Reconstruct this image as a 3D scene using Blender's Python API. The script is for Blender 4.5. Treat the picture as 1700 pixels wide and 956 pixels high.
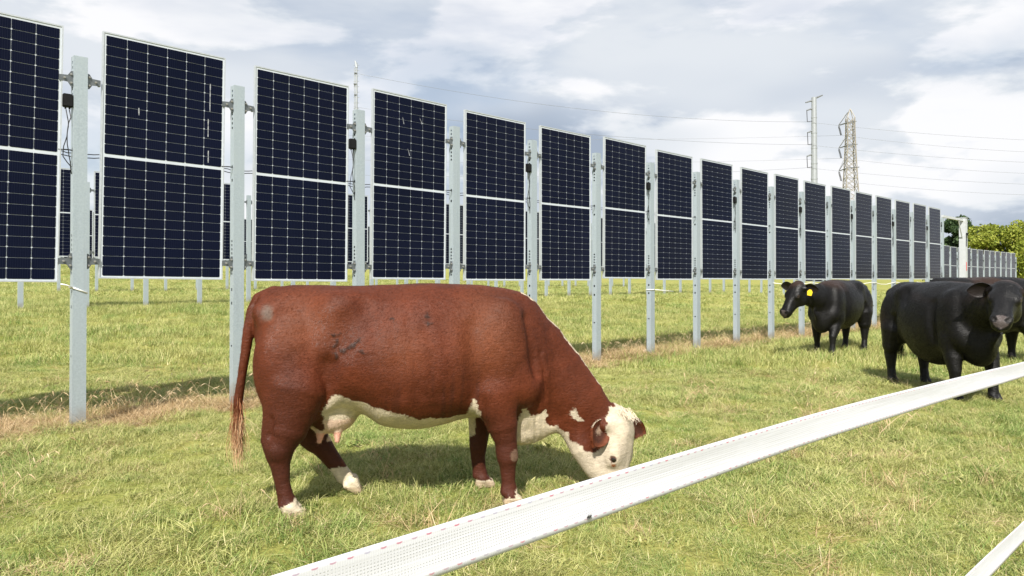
import bpy, bmesh, math, random
import numpy as np
from mathutils import Vector, Matrix, noise as mnoise

R = math.radians
scene = bpy.context.scene
for o in list(bpy.data.objects):
    bpy.data.objects.remove(o)
COL = scene.collection

# ------------------------------------------------------------------ camera
CAM_H = 1.31
cam_data = bpy.data.cameras.new('camera')
cam_data.sensor_width = 36.0
cam_data.lens = 25.70
cam_data.shift_y = -0.0151
cam_data.clip_start = 0.05
cam_data.clip_end = 3000
cam = bpy.data.objects.new('camera', cam_data)
cam.location = (0, 0, CAM_H)
cam.rotation_euler = (R(90 + 0.55), 0, 0)
COL.objects.link(cam)
scene.camera = cam

# ------------------------------------------------------------------ light
SUN_AZ = Vector((-0.165, -0.986, 0)).normalized()
SUN_EL = R(45.5)
sun_dir = Vector((SUN_AZ.x * math.cos(SUN_EL), SUN_AZ.y * math.cos(SUN_EL), math.sin(SUN_EL)))
sd = bpy.data.lights.new('sun', 'SUN')
sd.energy = 5.0
sd.angle = R(0.53)
sd.color = (1.0, 0.955, 0.88)
sun = bpy.data.objects.new('sun', sd)
sun.rotation_euler = sun_dir.to_track_quat('Z', 'Y').to_euler()
sun.location = (0, 0, 20)
COL.objects.link(sun)

world = bpy.data.worlds.new('World')
scene.world = world
world.use_nodes = True


class NT:
    """small helper round a node tree"""
    def __init__(self, tree):
        self.t = tree
        tree.nodes.clear()

    def n(self, kind, **kw):
        nd = self.t.nodes.new(kind)
        for k, v in kw.items():
            setattr(nd, k, v)
        return nd

    def set(self, sock, v):
        if hasattr(v, 'is_linked') or hasattr(v, 'links'):
            self.t.links.new(v, sock)
        else:
            sock.default_value = v

    def math(self, op, a, b=0.0, c=0.0, clamp=False):
        nd = self.n('ShaderNodeMath', operation=op, use_clamp=clamp)
        for i, v in enumerate((a, b, c)):
            self.set(nd.inputs[i], v)
        return nd.outputs[0]

    def noise(self, vec, scale, detail=4, rough=0.5, dist=0.0):
        nd = self.n('ShaderNodeTexNoise')
        if vec is not None:
            self.set(nd.inputs['Vector'], vec)
        nd.inputs['Scale'].default_value = scale
        nd.inputs['Detail'].default_value = detail
        nd.inputs['Roughness'].default_value = rough
        nd.inputs['Distortion'].default_value = dist
        return nd.outputs['Fac']

    def ramp(self, fac, stops, interp='LINEAR'):
        nd = self.n('ShaderNodeValToRGB')
        nd.color_ramp.interpolation = interp
        el = nd.color_ramp.elements
        while len(el) < len(stops):
            el.new(0.5)
        for e, (p, c) in zip(el, stops):
            e.position = p
            e.color = c if len(c) == 4 else (*c, 1)
        self.set(nd.inputs[0], fac)
        return nd.outputs[0]

    def mix(self, fac, a, b, blend='MIX'):
        nd = self.n('ShaderNodeMix', data_type='RGBA', blend_type=blend)
        self.set(nd.inputs[0], fac)
        self.set(nd.inputs[6], a if not isinstance(a, tuple) or len(a) == 4 else (*a, 1))
        self.set(nd.inputs[7], b if not isinstance(b, tuple) or len(b) == 4 else (*b, 1))
        return nd.outputs[2]

    def smooth(self, v, lo, hi):
        nd = self.n('ShaderNodeMapRange', interpolation_type='SMOOTHSTEP')
        self.set(nd.inputs[0], v)
        nd.inputs[1].default_value = lo
        nd.inputs[2].default_value = hi
        return nd.outputs[0]

    def mapping(self, vec, loc=(0, 0, 0), scale=(1, 1, 1), rot=(0, 0, 0)):
        nd = self.n('ShaderNodeMapping')
        self.set(nd.inputs[0], vec)
        nd.inputs[1].default_value = loc
        nd.inputs[2].default_value = rot
        nd.inputs[3].default_value = scale
        return nd.outputs[0]


def build_world():
    w = NT(world.node_tree)
    sky = w.n('ShaderNodeTexSky', sky_type='NISHITA', sun_disc=False)
    sky.sun_elevation = SUN_EL
    sky.sun_rotation = math.atan2(SUN_AZ.x, SUN_AZ.y)
    sky.air_density = 1.0
    sky.dust_density = 1.5
    bg_sky = w.n('ShaderNodeBackground')
    w.set(bg_sky.inputs[0], sky.outputs[0])
    bg_sky.inputs[1].default_value = 0.08
    tc = w.n('ShaderNodeTexCoord')
    sep = w.n('ShaderNodeSeparateXYZ')
    w.set(sep.inputs[0], tc.outputs['Generated'])
    z = w.math('MAXIMUM', sep.outputs[2], 0.0)
    zc = w.math('ADD', z, 0.75)
    px = w.math('DIVIDE', sep.outputs[0], zc)
    py = w.math('DIVIDE', sep.outputs[1], zc)
    comb = w.n('ShaderNodeCombineXYZ')
    w.set(comb.inputs[0], px)
    w.set(comb.inputs[1], py)
    w.set(comb.inputs[2], w.math('MULTIPLY', z, 2.6))
    p = w.mapping(comb.outputs[0], loc=CLOUD_OFF)
    # broken cumulus: where it covers the blue, how thick it is, and its lumps
    cover_n = w.noise(p, 1.7, 6, 0.55, 0.2)
    cover = w.smooth(cover_n, 0.38, 0.52)
    thick = w.noise(w.mapping(p, loc=(3.1, 7.7, 1.0)), 2.0, 3, 0.45, 0.1)
    lump = w.noise(w.mapping(p, loc=(9.3, 1.4, 2.0)), 4.6, 9, 0.54, 0.15)
    puff = w.smooth(lump, 0.445, 0.56)
    shade = w.math('ADD', w.math('MULTIPLY', w.smooth(thick, 0.26, 0.62), 0.52), w.math('MULTIPLY', puff, 0.48))
    ccol = w.ramp(shade, [(0.05, (0.40, 0.47, 0.58)), (0.26, (0.62, 0.68, 0.77)), (0.52, (0.79, 0.83, 0.88)),
                          (0.85, (0.99, 0.99, 1.01))])
    bg_c = w.n('ShaderNodeBackground')
    w.set(bg_c.inputs[0], ccol)
    bg_c.inputs[1].default_value = 0.63
    mx = w.n('ShaderNodeMixShader')
    w.set(mx.inputs[0], w.math('MULTIPLY_ADD', cover, 0.34, 0.64))
    w.set(mx.inputs[1], bg_sky.outputs[0])
    w.set(mx.inputs[2], bg_c.outputs[0])
    out = w.n('ShaderNodeOutputWorld')
    w.set(out.inputs[0], mx.outputs[0])


CLOUD_OFF = (2.27, 0.2, 2.32)
build_world()
scene.view_settings.view_transform = 'Standard'
scene.view_settings.look = 'None'
scene.view_settings.gamma = 1.0
scene.view_settings.exposure = 0.68
scene.cycles.max_bounces = 6
scene.cycles.diffuse_bounces = 3
scene.cycles.glossy_bounces = 3
scene.cycles.transmission_bounces = 3
scene.cycles.transparent_max_bounces = 4
scene.cycles.use_denoising = True

# ------------------------------------------------------------------ helpers
random.seed(11)
rng = np.random.default_rng(7)


def new_mat(name):
    m = bpy.data.materials.new(name)
    m.use_nodes = True
    return m, NT(m.node_tree)


def principled(t, base, rough=0.6, metal=0.0, spec=0.5, normal=None, coat=0.0, coat_rough=0.05, sheen=0.0):
    b = t.n('ShaderNodeBsdfPrincipled')
    t.set(b.inputs['Base Color'], base if not isinstance(base, tuple) or len(base) == 4 else (*base, 1))
    t.set(b.inputs['Roughness'], rough)
    b.inputs['Metallic'].default_value = metal
    b.inputs['Specular IOR Level'].default_value = spec
    b.inputs['Coat Weight'].default_value = coat
    b.inputs['Coat Roughness'].default_value = coat_rough
    b.inputs['Sheen Weight'].default_value = sheen
    if normal is not None:
        t.set(b.inputs['Normal'], normal)
    return b


def output(t, shader):
    o = t.n('ShaderNodeOutputMaterial')
    t.set(o.inputs[0], shader)


def bump(t, h, strength=0.3, dist=0.01):
    b = t.n('ShaderNodeBump')
    b.inputs['Strength'].default_value = strength
    b.inputs['Distance'].default_value = dist
    t.set(b.inputs['Height'], h)
    return b.outputs[0]


def simple_mat(name, col, rough=0.5, metal=0.0, var=0.08, scale=20.0, spec=0.5, coat=0.0, bmp=0.0):
    m, t = new_mat(name)
    tc = t.n('ShaderNodeTexCoord')
    n = t.noise(tc.outputs['Object'], scale, 5, 0.6)
    lo = tuple(max(0, c * (1 - var * 2)) for c in col)
    hi = tuple(c * (1 + var * 2) for c in col)
    c = t.ramp(n, [(0.3, lo), (0.7, hi)])
    r = t.math('MULTIPLY_ADD', n, 0.15, rough - 0.075)
    nr = bump(t, n, bmp, 0.004) if bmp else None
    output(t, principled(t, c, r, metal, spec, nr, coat).outputs[0])
    return m


class MB:
    """collects shapes, then links them as one mesh object"""
    def __init__(self):
        self.v, self.f, self.mi = [], [], []

    def add(self, v, f, mi=0):
        o = len(self.v)
        self.v += [tuple(p) for p in v]
        self.f += [tuple(i + o for i in q) for q in f]
        self.mi += [mi] * len(f)

    def box(self, lo, hi, mi=0):
        x0, y0, z0 = lo
        x1, y1, z1 = hi
        self.add([(x0, y0, z0), (x1, y0, z0), (x1, y1, z0), (x0, y1, z0), (x0, y0, z1), (x1, y0, z1), (x1, y1, z1), (x0, y1, z1)],
                 [(0, 3, 2, 1), (4, 5, 6, 7), (0, 1, 5, 4), (1, 2, 6, 5), (2, 3, 7, 6), (3, 0, 4, 7)], mi)

    def prism(self, poly, y0, y1, mi=0):
        """polygon in the xz plane, extruded along y"""
        n = len(poly)
        v = [(x, y0, z) for x, z in poly] + [(x, y1, z) for x, z in poly]
        f = [tuple(range(n)), tuple(range(2 * n - 1, n - 1, -1))]
        f += [(i, i + n, (i + 1) % n + n, (i + 1) % n) for i in range(n)]
        self.add(v, f, mi)

    def tube(self, pts, rad, seg=6, cap=True, mi=0):
        pts = [Vector(p) for p in pts]
        rad = [rad] * len(pts) if not hasattr(rad, '__len__') else rad
        v, f = [], []
        up = None
        for i, p in enumerate(pts):
            d = (pts[min(i + 1, len(pts) - 1)] - pts[max(i - 1, 0)])
            d = d.normalized() if d.length > 1e-9 else Vector((0, 0, 1))
            if up is None:
                up = Vector((0, 0, 1)) if abs(d.z) < 0.9 else Vector((1, 0, 0))
            a = (up - d * up.dot(d)).normalized()
            up = a
            b = d.cross(a)
            for k in range(seg):
                w = 2 * math.pi * k / seg
                v.append(p + (a * math.cos(w) + b * math.sin(w)) * rad[i])
        for i in range(len(pts) - 1):
            for k in range(seg):
                f.append((i * seg + k, i * seg + (k + 1) % seg, (i + 1) * seg + (k + 1) % seg, (i + 1) * seg + k))
        if cap:
            f.append(tuple(range(seg - 1, -1, -1)))
            f.append(tuple((len(pts) - 1) * seg + k for k in range(seg)))
        self.add(v, f, mi)

    def mesh(self, name, mats, smooth=False):
        me = bpy.data.meshes.new(name)
        me.from_pydata(self.v, [], self.f)
        for m in (mats if isinstance(mats, (list, tuple)) else [mats]):
            me.materials.append(m)
        if any(self.mi):
            me.polygons.foreach_set('material_index', self.mi)
        if smooth:
            me.polygons.foreach_set('use_smooth', [True] * len(me.polygons))
        me.update()
        return me

    def build(self, name, mats, parent=None, smooth=False):
        return link(name, self.mesh(name, mats, smooth), parent)


def link(name, data, parent=None, loc=None, rz=None):
    o = bpy.data.objects.new(name, data)
    COL.objects.link(o)
    if parent is not None:
        o.parent = parent
    if loc is not None:
        o.location = loc
    if rz is not None:
        o.rotation_euler = (0, 0, rz)
    return o


def tag(o, label=None, cat=None, group=None, kind=None):
    if label:
        o['label'] = label
    if cat:
        o['category'] = cat
    if group:
        o['group'] = group
    if kind:
        o['kind'] = kind
    return o


def thing(name, label, cat, loc=(0, 0, 0), rz=0.0, group=None):
    return tag(link(name, None, None, loc, rz), label, cat, group)


def copy_tree(o, parent=None):
    c = o.copy()
    COL.objects.link(c)
    c.parent = parent
    for ch in list(o.children):
        copy_tree(ch, c)
    return c


def smoothstep(a, b, x):
    t = np.clip((x - a) / (b - a), 0, 1)
    return t * t * (3 - 2 * t)


# the rows of panels run along D; perp() is the distance of a point from the camera across the rows
D = np.array([0.7219, 0.6920])
NRM = np.array([0.6920, -0.7219])        # towards the camera side
ROW_RZ = math.atan2(D[1], D[0])


def perp(x, y):
    return -(NRM[0] * x + NRM[1] * y)


def along(x, y):
    return D[0] * x + D[1] * y


def row_pt(p, l):
    return (D[0] * l - NRM[0] * p, D[1] * l - NRM[1] * p)


def ground_z(x, y):
    x = np.asarray(x, float)
    y = np.asarray(y, float)
    p, l = perp(x, y), along(x, y)
    rise = 0.56 * smoothstep(8.3, 21.0, p) + 0.22 * smoothstep(21, 38, p) + 0.47 * smoothstep(38, 75, p) + 3.6 * smoothstep(42, 140, p)
    fall = smoothstep(36, 50, l) * (1 - smoothstep(15, 40, p))
    z = rise * (1 - fall) - 0.33 * fall
    # a small lip behind the near row, tussocks and hoof dents
    near = 1 - smoothstep(20, 45, np.hypot(x, y))
    z = z + near * (0.018 * np.sin(x * 2.1 + 1.3 * np.sin(y * 1.3)) * np.sin(y * 1.9 + 0.7 * np.sin(x * 1.7))
                    + 0.010 * np.sin(x * 5.3 + y * 2.2) * np.sin(y * 4.7 - x * 1.1))
    return z


ORD = ['first', 'second', 'third', 'fourth', 'fifth', 'sixth', 'seventh', 'eighth', 'ninth', 'tenth', 'eleventh', 'twelfth',
       'thirteenth', 'fourteenth', 'fifteenth', 'sixteenth', 'seventeenth', 'eighteenth', 'nineteenth', 'twentieth']
ORD += ['twenty-' + q for q in ORD[:9]] + ['thirtieth'] + ['thirty-' + q for q in ORD[:9]]

# ------------------------------------------------------------------ ground
def ground_material():
    m, t = new_mat('pasture_soil')
    g = t.n('ShaderNodeNewGeometry')
    pos = g.outputs['Position']
    n1 = t.noise(pos, 0.35, 5, 0.6)
    n2 = t.noise(pos, 2.5, 6, 0.65)
    n3 = t.noise(pos, 40.0, 5, 0.7)
    green = t.ramp(n3, [(0.3, (0.11, 0.13, 0.03)), (0.55, (0.24, 0.26, 0.06)), (0.8, (0.36, 0.37, 0.11))])
    olive = t.ramp(n3, [(0.3, (0.16, 0.15, 0.04)), (0.55, (0.31, 0.29, 0.085)), (0.8, (0.46, 0.41, 0.15))])
    c = t.mix(t.smooth(t.math('ADD', t.math('MULTIPLY', n1, 0.6), t.math('MULTIPLY', n2, 0.4)), 0.42, 0.58), green, olive)
    # bare straw-strewn strip under the near row of panels
    sep = t.n('ShaderNodeSeparateXYZ')
    t.set(sep.inputs[0], pos)
    p = t.math('SUBTRACT', t.math('MULTIPLY', sep.outputs[1], 0.7219), t.math('MULTIPLY', sep.outputs[0], 0.6920))
    wob = t.math('MULTIPLY_ADD', n2, 1.0, -0.5)
    straw = t.ramp(n3, [(0.3, (0.20, 0.125, 0.065)), (0.5, (0.40, 0.28, 0.155)), (0.75, (0.56, 0.42, 0.25))])
    fac = None
    for cen in (7.65,):
        dd = t.math('ABSOLUTE', t.math('SUBTRACT', t.math('ADD', p, wob), cen))
        k = t.math('SUBTRACT', 1.0, t.smooth(dd, 0.25, 0.62))
        fac = k if fac is None else t.math('MAXIMUM', fac, k)
    c = t.mix(fac, c, straw)
    output(t, principled(t, c, 0.95, 0, 0.15, bump(t, n3, 0.7, 0.03)).outputs[0])
    return m


def build_ground():
    def axis(lo, hi, fine_lo, fine_hi, step, grow):
        a = list(np.arange(fine_lo, fine_hi, step))
        s, x = step, a[-1]
        while x < hi:
            s *= grow
            x += s
            a.append(x)
        s, x, b = step, a[0], []
        while x > lo:
            s *= grow
            x -= s
            b.append(x)
        return np.array(b[::-1] + a)
    xs = axis(-900, 900, -14, 16, 0.25, 1.12)
    ys = axis(-60, 1500, -1, 26, 0.25, 1.12)
    X, Y = np.meshgrid(xs, ys)
    Z = ground_z(X, Y)
    v = np.stack([X, Y, Z], -1).reshape(-1, 3)
    nx, ny = len(xs), len(ys)
    i = (np.arange(ny - 1)[:, None] * nx + np.arange(nx - 1)[None]).reshape(-1)
    f = np.stack([i, i + 1, i + 1 + nx, i + nx], -1)
    me = bpy.data.meshes.new('ground')
    me.from_pydata(v.tolist(), [], f.tolist())
    me.polygons.foreach_set('use_smooth', [True] * len(me.polygons))
    me.materials.append(ground_material())
    tag(link('ground', me), kind='structure')


build_ground()


def grass_material(name, ramp_cols, dry_cols, dry_bias=0.5):
    m, t = new_mat(name)
    a = t.n('ShaderNodeAttribute', attribute_name='tint')
    tint = a.outputs['Fac']
    g = t.n('ShaderNodeNewGeometry')
    oi = t.n('ShaderNodeObjectInfo')
    n1 = t.noise(oi.outputs['Location'], 0.55, 3, 0.6)
    n2 = t.noise(oi.outputs['Location'], 2.4, 3, 0.6)
    wet = t.ramp(tint, ramp_cols)
    dry = t.ramp(tint, dry_cols)
    k = t.math('ADD', t.math('MULTIPLY', n1, 0.62), t.math('MULTIPLY_ADD', n2, 0.75, -0.185))
    k = t.math('ADD', k, t.math('MULTIPLY_ADD', tint, 0.30, -0.15))
    k = t.math('ADD', k, t.math('MULTIPLY_ADD', oi.outputs['Random'], 0.16, -0.08))
    c = t.mix(t.smooth(k, dry_bias - 0.13, dry_bias + 0.15), wet, dry)
    b = principled(t, c, 0.55, 0, 0.25)
    tr = t.n('ShaderNodeBsdfTranslucent')
    t.set(tr.inputs[0], c)
    mx = t.n('ShaderNodeMixShader')
    mx.inputs[0].default_value = 0.28
    t.set(mx.inputs[1], b.outputs[0])
    t.set(mx.inputs[2], tr.outputs[0])
    output(t, mx.outputs[0])
    return m


GREEN = [(0.0, (0.10, 0.165, 0.035)), (0.40, (0.205, 0.295, 0.072)), (0.75, (0.35, 0.42, 0.135)), (1.0, (0.57, 0.55, 0.29))]
OLIVE = [(0.0, (0.19, 0.215, 0.06)), (0.35, (0.365, 0.375, 0.12)), (0.7, (0.53, 0.51, 0.215)), (1.0, (0.67, 0.57, 0.34))]
STRAW = [(0.0, (0.26, 0.17, 0.085)), (0.35, (0.48, 0.34, 0.18)), (0.75, (0.66, 0.51, 0.31)), (1.0, (0.76, 0.65, 0.45))]
M_GRASS = grass_material('grass_blades', GREEN, OLIVE, 0.415)
M_STRAW = grass_material('dry_straw', OLIVE, STRAW, 0.33)


def clump_mesh(name, mat, blades, radius, len_lo, len_hi, lean_lo, lean_hi, width, seed, curl=0.9, segs=3):
    r = np.random.default_rng(seed)
    V, F, T = [], [], []
    comb = r.uniform(0, 2 * math.pi)
    for b in range(blades):
        a, rr = r.uniform(0, 2 * math.pi), radius * math.sqrt(r.uniform())
        base = np.array([rr * math.cos(a), rr * math.sin(a), -0.012])
        az = comb + r.normal(0, 1.3)
        L = r.uniform(len_lo, len_hi)
        th = math.radians(r.uniform(lean_lo, lean_hi))
        bend = r.uniform(0.2, curl)
        w = width * r.uniform(0.7, 1.3)
        tint = float(np.clip(r.normal(0.45, 0.24), 0, 1))
        side = np.array([-math.sin(az), math.cos(az), 0.0])
        twist = r.uniform(-0.9, 0.9)
        p = base.copy()
        o = len(V)
        for i in range(segs + 1):
            k = i / segs
            ww = w * (1 - k) ** 0.6 if i < segs else 0
            sd_ = side * math.cos(twist * k) + np.array([0, 0, 1.0]) * math.sin(twist * k) * 0.5
            if i < segs:
                V.append(p - sd_ * ww)
                V.append(p + sd_ * ww)
                T += [tint, tint]
            else:
                V.append(p.copy())
                T.append(tint)
            ang = th + bend * k
            step = L / segs
            p = p + step * np.array([math.sin(ang) * math.cos(az), math.sin(ang) * math.sin(az), math.cos(ang)])
            p[2] = max(p[2], 0.004 + 0.01 * r.uniform())
        for i in range(segs - 1):
            F.append((o + 2 * i, o + 2 * i + 1, o + 2 * i + 3, o + 2 * i + 2))
        F.append((o + 2 * segs - 2, o + 2 * segs - 1, o + 2 * segs))
    me = bpy.data.meshes.new(name)
    me.from_pydata([tuple(v) for v in V], [], F)
    at = me.attributes.new('tint', 'FLOAT', 'POINT')
    at.data.foreach_set('value', T)
    me.materials.append(mat)
    return me


def scatter_tree():
    g = bpy.data.node_groups.new('scatter', 'GeometryNodeTree')
    g.interface.new_socket('Geometry', in_out='INPUT', socket_type='NodeSocketGeometry')
    g.interface.new_socket('Kinds', in_out='INPUT', socket_type='NodeSocketCollection')
    g.interface.new_socket('Geometry', in_out='OUTPUT', socket_type='NodeSocketGeometry')
    nd, ln = g.nodes, g.links
    gi, go = nd.new('NodeGroupInput'), nd.new('NodeGroupOutput')
    ci = nd.new('GeometryNodeCollectionInfo')
    ci.inputs['Separate Children'].default_value = True
    ci.inputs['Reset Children'].default_value = True
    iop = nd.new('GeometryNodeInstanceOnPoints')
    iop.inputs['Pick Instance'].default_value = True

    def named(nm, ty):
        q = nd.new('GeometryNodeInputNamedAttribute')
        q.data_type = ty
        q.inputs['Name'].default_value = nm
        return q.outputs['Attribute']
    ln.new(gi.outputs['Geometry'], iop.inputs['Points'])
    ln.new(gi.outputs['Kinds'], ci.inputs['Collection'])
    ln.new(ci.outputs[0], iop.inputs['Instance'])
    ln.new(named('pick', 'INT'), iop.inputs['Instance Index'])
    ln.new(named('turn', 'FLOAT_VECTOR'), iop.inputs['Rotation'])
    ln.new(named('size', 'FLOAT_VECTOR'), iop.inputs['Scale'])
    ln.new(iop.outputs[0], go.inputs[0])
    return g


SCATTER = scatter_tree()


def scatter(name, pts, sizes, kinds, meshes, label, cat, seed=1, tilt=0.12, zscale=None):
    """one stuff object: the meshes instanced on the points"""
    r = np.random.default_rng(seed)
    n = len(pts)
    me = bpy.data.meshes.new(name)
    me.from_pydata([tuple(p) for p in pts], [], [])
    me.attributes.new('pick', 'INT', 'POINT').data.foreach_set('value', np.asarray(kinds, np.int32))
    turn = np.stack([r.normal(0, tilt, n), r.normal(0, tilt, n), r.uniform(0, 6.283, n)], -1)
    me.attributes.new('turn', 'FLOAT_VECTOR', 'POINT').data.foreach_set('vector', turn.astype(np.float32).reshape(-1))
    s3 = np.repeat(np.asarray(sizes)[:, None], 3, 1)
    if zscale is not None:
        s3[:, 2] *= zscale
    me.attributes.new('size', 'FLOAT_VECTOR', 'POINT').data.foreach_set('vector', s3.astype(np.float32).reshape(-1))
    col = bpy.data.collections.new(name + '_kinds')
    for k, m in enumerate(meshes):
        o = bpy.data.objects.new('%s_tuft_%02d' % (name, k), m)
        col.objects.link(o)
    ob = link(name, me)
    md = ob.modifiers.new('scatter', 'NODES')
    md.node_group = SCATTER
    sock = [s for s in SCATTER.interface.items_tree if s.name == 'Kinds'][0].identifier
    md[sock] = col
    return tag(ob, label, cat, kind='stuff')


def vnoise(x, y, sc, seed=0.0):
    return np.array([mnoise.noise((a * sc + seed, b * sc - seed, seed * 0.37)) for a, b in zip(x, y)])


def spots(y0, y1, density, margin=1.2, seed=3, slope=0.745):
    r = np.random.default_rng(seed)
    area_w = lambda y: 2 * (slope * y + margin)
    n = int(density * (y1 - y0) * (area_w(y0) + area_w(y1)) / 2)
    y = np.sqrt(r.uniform(0, 1, n) * ((y1 + margin / slope) ** 2 - (y0 + margin / slope) ** 2) + (y0 + margin / slope) ** 2) - margin / slope
    x = r.uniform(-1, 1, n) * (slope * y + margin)
    return x, y


def strip_of(x, y, wob=0.6, seed=5.0):
    """1 inside the strewn strip under a row, 0 outside"""
    p = perp(x, y) + wob * vnoise(x, y, 1.1, seed)
    s = np.zeros_like(p)
    for cen in (7.62,):
        s = np.maximum(s, 1 - smoothstep(0.22, 0.66, np.abs(p - cen)))
    return s


tufts_near = [clump_mesh('tuft_near_%d' % i, M_GRASS, 84, 0.125, lo, hi, a, b, w, 20 + i, c)
              for i, (lo, hi, a, b, w, c) in enumerate([
                  (0.03, 0.085, 15, 70, 0.0017, 1.3), (0.05, 0.12, 45, 86, 0.0015, 1.0), (0.04, 0.11, 58, 89, 0.0016, 0.7),
                  (0.05, 0.13, 30, 80, 0.0015, 1.6), (0.03, 0.08, 35, 85, 0.0019, 1.0), (0.05, 0.14, 62, 89, 0.0015, 0.5)])]
tufts_near.append(clump_mesh('tuft_near_6', M_GRASS, 26, 0.09, 0.03, 0.065, 35, 85, 0.0065, 27, 0.9))     # broad-leaved weed
tufts_straw = [clump_mesh('tuft_straw_%d' % i, M_STRAW, 52, 0.13, 0.08, 0.24, a, b, 0.0019, 40 + i, 0.5)
               for i, (a, b) in enumerate([(55, 88), (65, 89), (40, 85)])]
tufts_far = [clump_mesh('tuft_far_%d' % i, M_GRASS, 62, 0.18, 0.05, 0.16, a, b, 0.0032, 60 + i, 1.0, 2)
             for i, (a, b) in enumerate([(10, 60), (30, 80), (20, 70)])]
tufts_fstraw = [clump_mesh('tuft_fstraw_%d' % i, M_STRAW, 36, 0.17, 0.08, 0.24, 50, 88, 0.0042, 80 + i, 0.5, 2) for i in range(2)]


def build_grass():
    # foreground pasture, thatch in it, the middle distance and the far field
    x, y = spots(2.3, 10.5, 135, 1.3, 3)
    s = strip_of(x, y)
    r = np.random.default_rng(9)
    keep = r.uniform(size=len(x)) > s * 0.93
    x, y = x[keep], y[keep]
    lush = vnoise(x, y, 0.9, 4.2)
    pts = np.stack([x, y, ground_z(x, y)], -1)
    size = r.uniform(0.7, 1.15, len(x)) * (1 + 0.45 * np.clip(lush, -0.6, 0.8))
    kinds = np.where(r.uniform(size=len(x)) < 0.035, 6, r.integers(0, 6, len(x)))
    scatter('pasture_grass', pts, size, kinds, tufts_near, 'short grazed yellow-green grass in the foreground pasture', 'grass', 1, 0.15)

    x, y = spots(2.3, 10.5, 22, 1.3, 13)
    patch = smoothstep(0.05, 0.4, vnoise(x, y, 1.3, 8.8))
    keep = r.uniform(size=len(x)) < 0.10 + 0.75 * patch
    x, y = x[keep], y[keep]
    xs, ys = spots(4.5, 26, 210, 1.0, 14)
    s = strip_of(xs, ys)
    keep = (r.uniform(size=len(xs)) < s) & (r.uniform(size=len(xs)) < np.clip(9.0 / ys, 0.12, 1))
    x, y = np.concatenate([x, xs[keep]]), np.concatenate([y, ys[keep]])
    pts = np.stack([x, y, ground_z(x, y)], -1)
    scatter('dry_straw', pts, r.uniform(0.6, 1.15, len(x)) * np.clip(y / 9, 1, 1.6), r.integers(0, 3, len(x)), tufts_straw,
            'tan dead straw lying matted along the foot of the posts', 'straw', 2, 0.08)

    x, y = spots(10.3, 26, 34, 2.0, 23)
    s = strip_of(x, y)
    keep = r.uniform(size=len(x)) > s * 0.9
    x, y = x[keep], y[keep]
    lush = vnoise(x, y, 0.6, 4.2)
    pts = np.stack([x, y, ground_z(x, y)], -1)
    scatter('middle_grass', pts, r.uniform(0.85, 1.35, len(x)) * (1 + 0.4 * np.clip(lush, -0.6, 0.8)), r.integers(0, 3, len(x)), tufts_far,
            'sunlit grass between the first and second panel rows', 'grass', 3, 0.12)

    x, y = spots(25.5, 75, 4.5, 3.0, 33)
    pts = np.stack([x, y, ground_z(x, y)], -1)
    scatter('far_grass', pts, r.uniform(1.6, 2.6, len(x)), r.integers(0, 3, len(x)), tufts_far,
            'distant pale grass beyond the second row of panels', 'grass', 4, 0.1, 0.55)


build_grass()


def seed_stalk_mesh(name, seed):
    """a weed tuft: thin dry stems with drooping seed heads"""
    r = np.random.default_rng(seed)
    b = MB()
    T = []
    for i in range(9):
        az, L = r.uniform(0, 6.28), r.uniform(0.18, 0.42)
        lean = r.uniform(0.1, 0.75)
        base = np.array([r.normal(0, 0.05), r.normal(0, 0.05), -0.01])
        dv = np.array([math.sin(lean) * math.cos(az), math.sin(lean) * math.sin(az), math.cos(lean)])
        droop = np.array([math.cos(az), math.sin(az), -0.35])
        pts = [base + dv * L * k + droop * 0.06 * k ** 3 for k in np.linspace(0, 1, 5)]
        n0 = len(b.v)
        b.tube(pts, [0.0018, 0.0016, 0.0014, 0.0012, 0.001], 3, False)
        tip = pts[-1]
        hd = [tip, tip + droop * 0.012, tip + droop * 0.035 + np.array([0, 0, -0.006]), tip + droop * 0.055 + np.array([0, 0, -0.02])]
        b.tube(hd, [0.001, 0.0045, 0.004, 0.0006], 4, False)
        T += [float(np.clip(r.normal(0.7, 0.2), 0, 1))] * (len(b.v) - n0)
        for q in range(2):
            n0 = len(b.v)
            p = pts[1 + q]
            az2 = az + r.uniform(-2, 2)
            e = p + np.array([math.cos(az2), math.sin(az2), 0.5]) * r.uniform(0.05, 0.12)
            sd_ = np.array([-math.sin(az2), math.cos(az2), 0]) * 0.003
            b.add([p - sd_, p + sd_, e], [(0, 1, 2)])
            T += [0.4] * 3
    me = b.mesh(name, M_STRAW)
    me.attributes.new('tint', 'FLOAT', 'POINT').data.foreach_set('value', T)
    return me


def build_weeds():
    r = np.random.default_rng(77)
    P = []
    for l in np.arange(0.0, 24, 0.045):
        if r.uniform() < 0.62:
            continue
        p = 7.95 + r.normal(0, 0.22)
        x, y = row_pt(p, l)
        P.append((x, y))
    for k in range(30):
        P.append((r.uniform(-4, 6), r.uniform(3.5, 9)))
    P = np.array(P)
    pts = np.stack([P[:, 0], P[:, 1], ground_z(P[:, 0], P[:, 1])], -1)
    scatter('seeding_weeds', pts, r.uniform(0.45, 1.0, len(P)), r.integers(0, 4, len(P)),
            [seed_stalk_mesh('weed_%d' % i, 90 + i) for i in range(4)],
            'dry seeding weed stalks standing along the shaded row line', 'weeds', 5, 0.1)


build_weeds()


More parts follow.
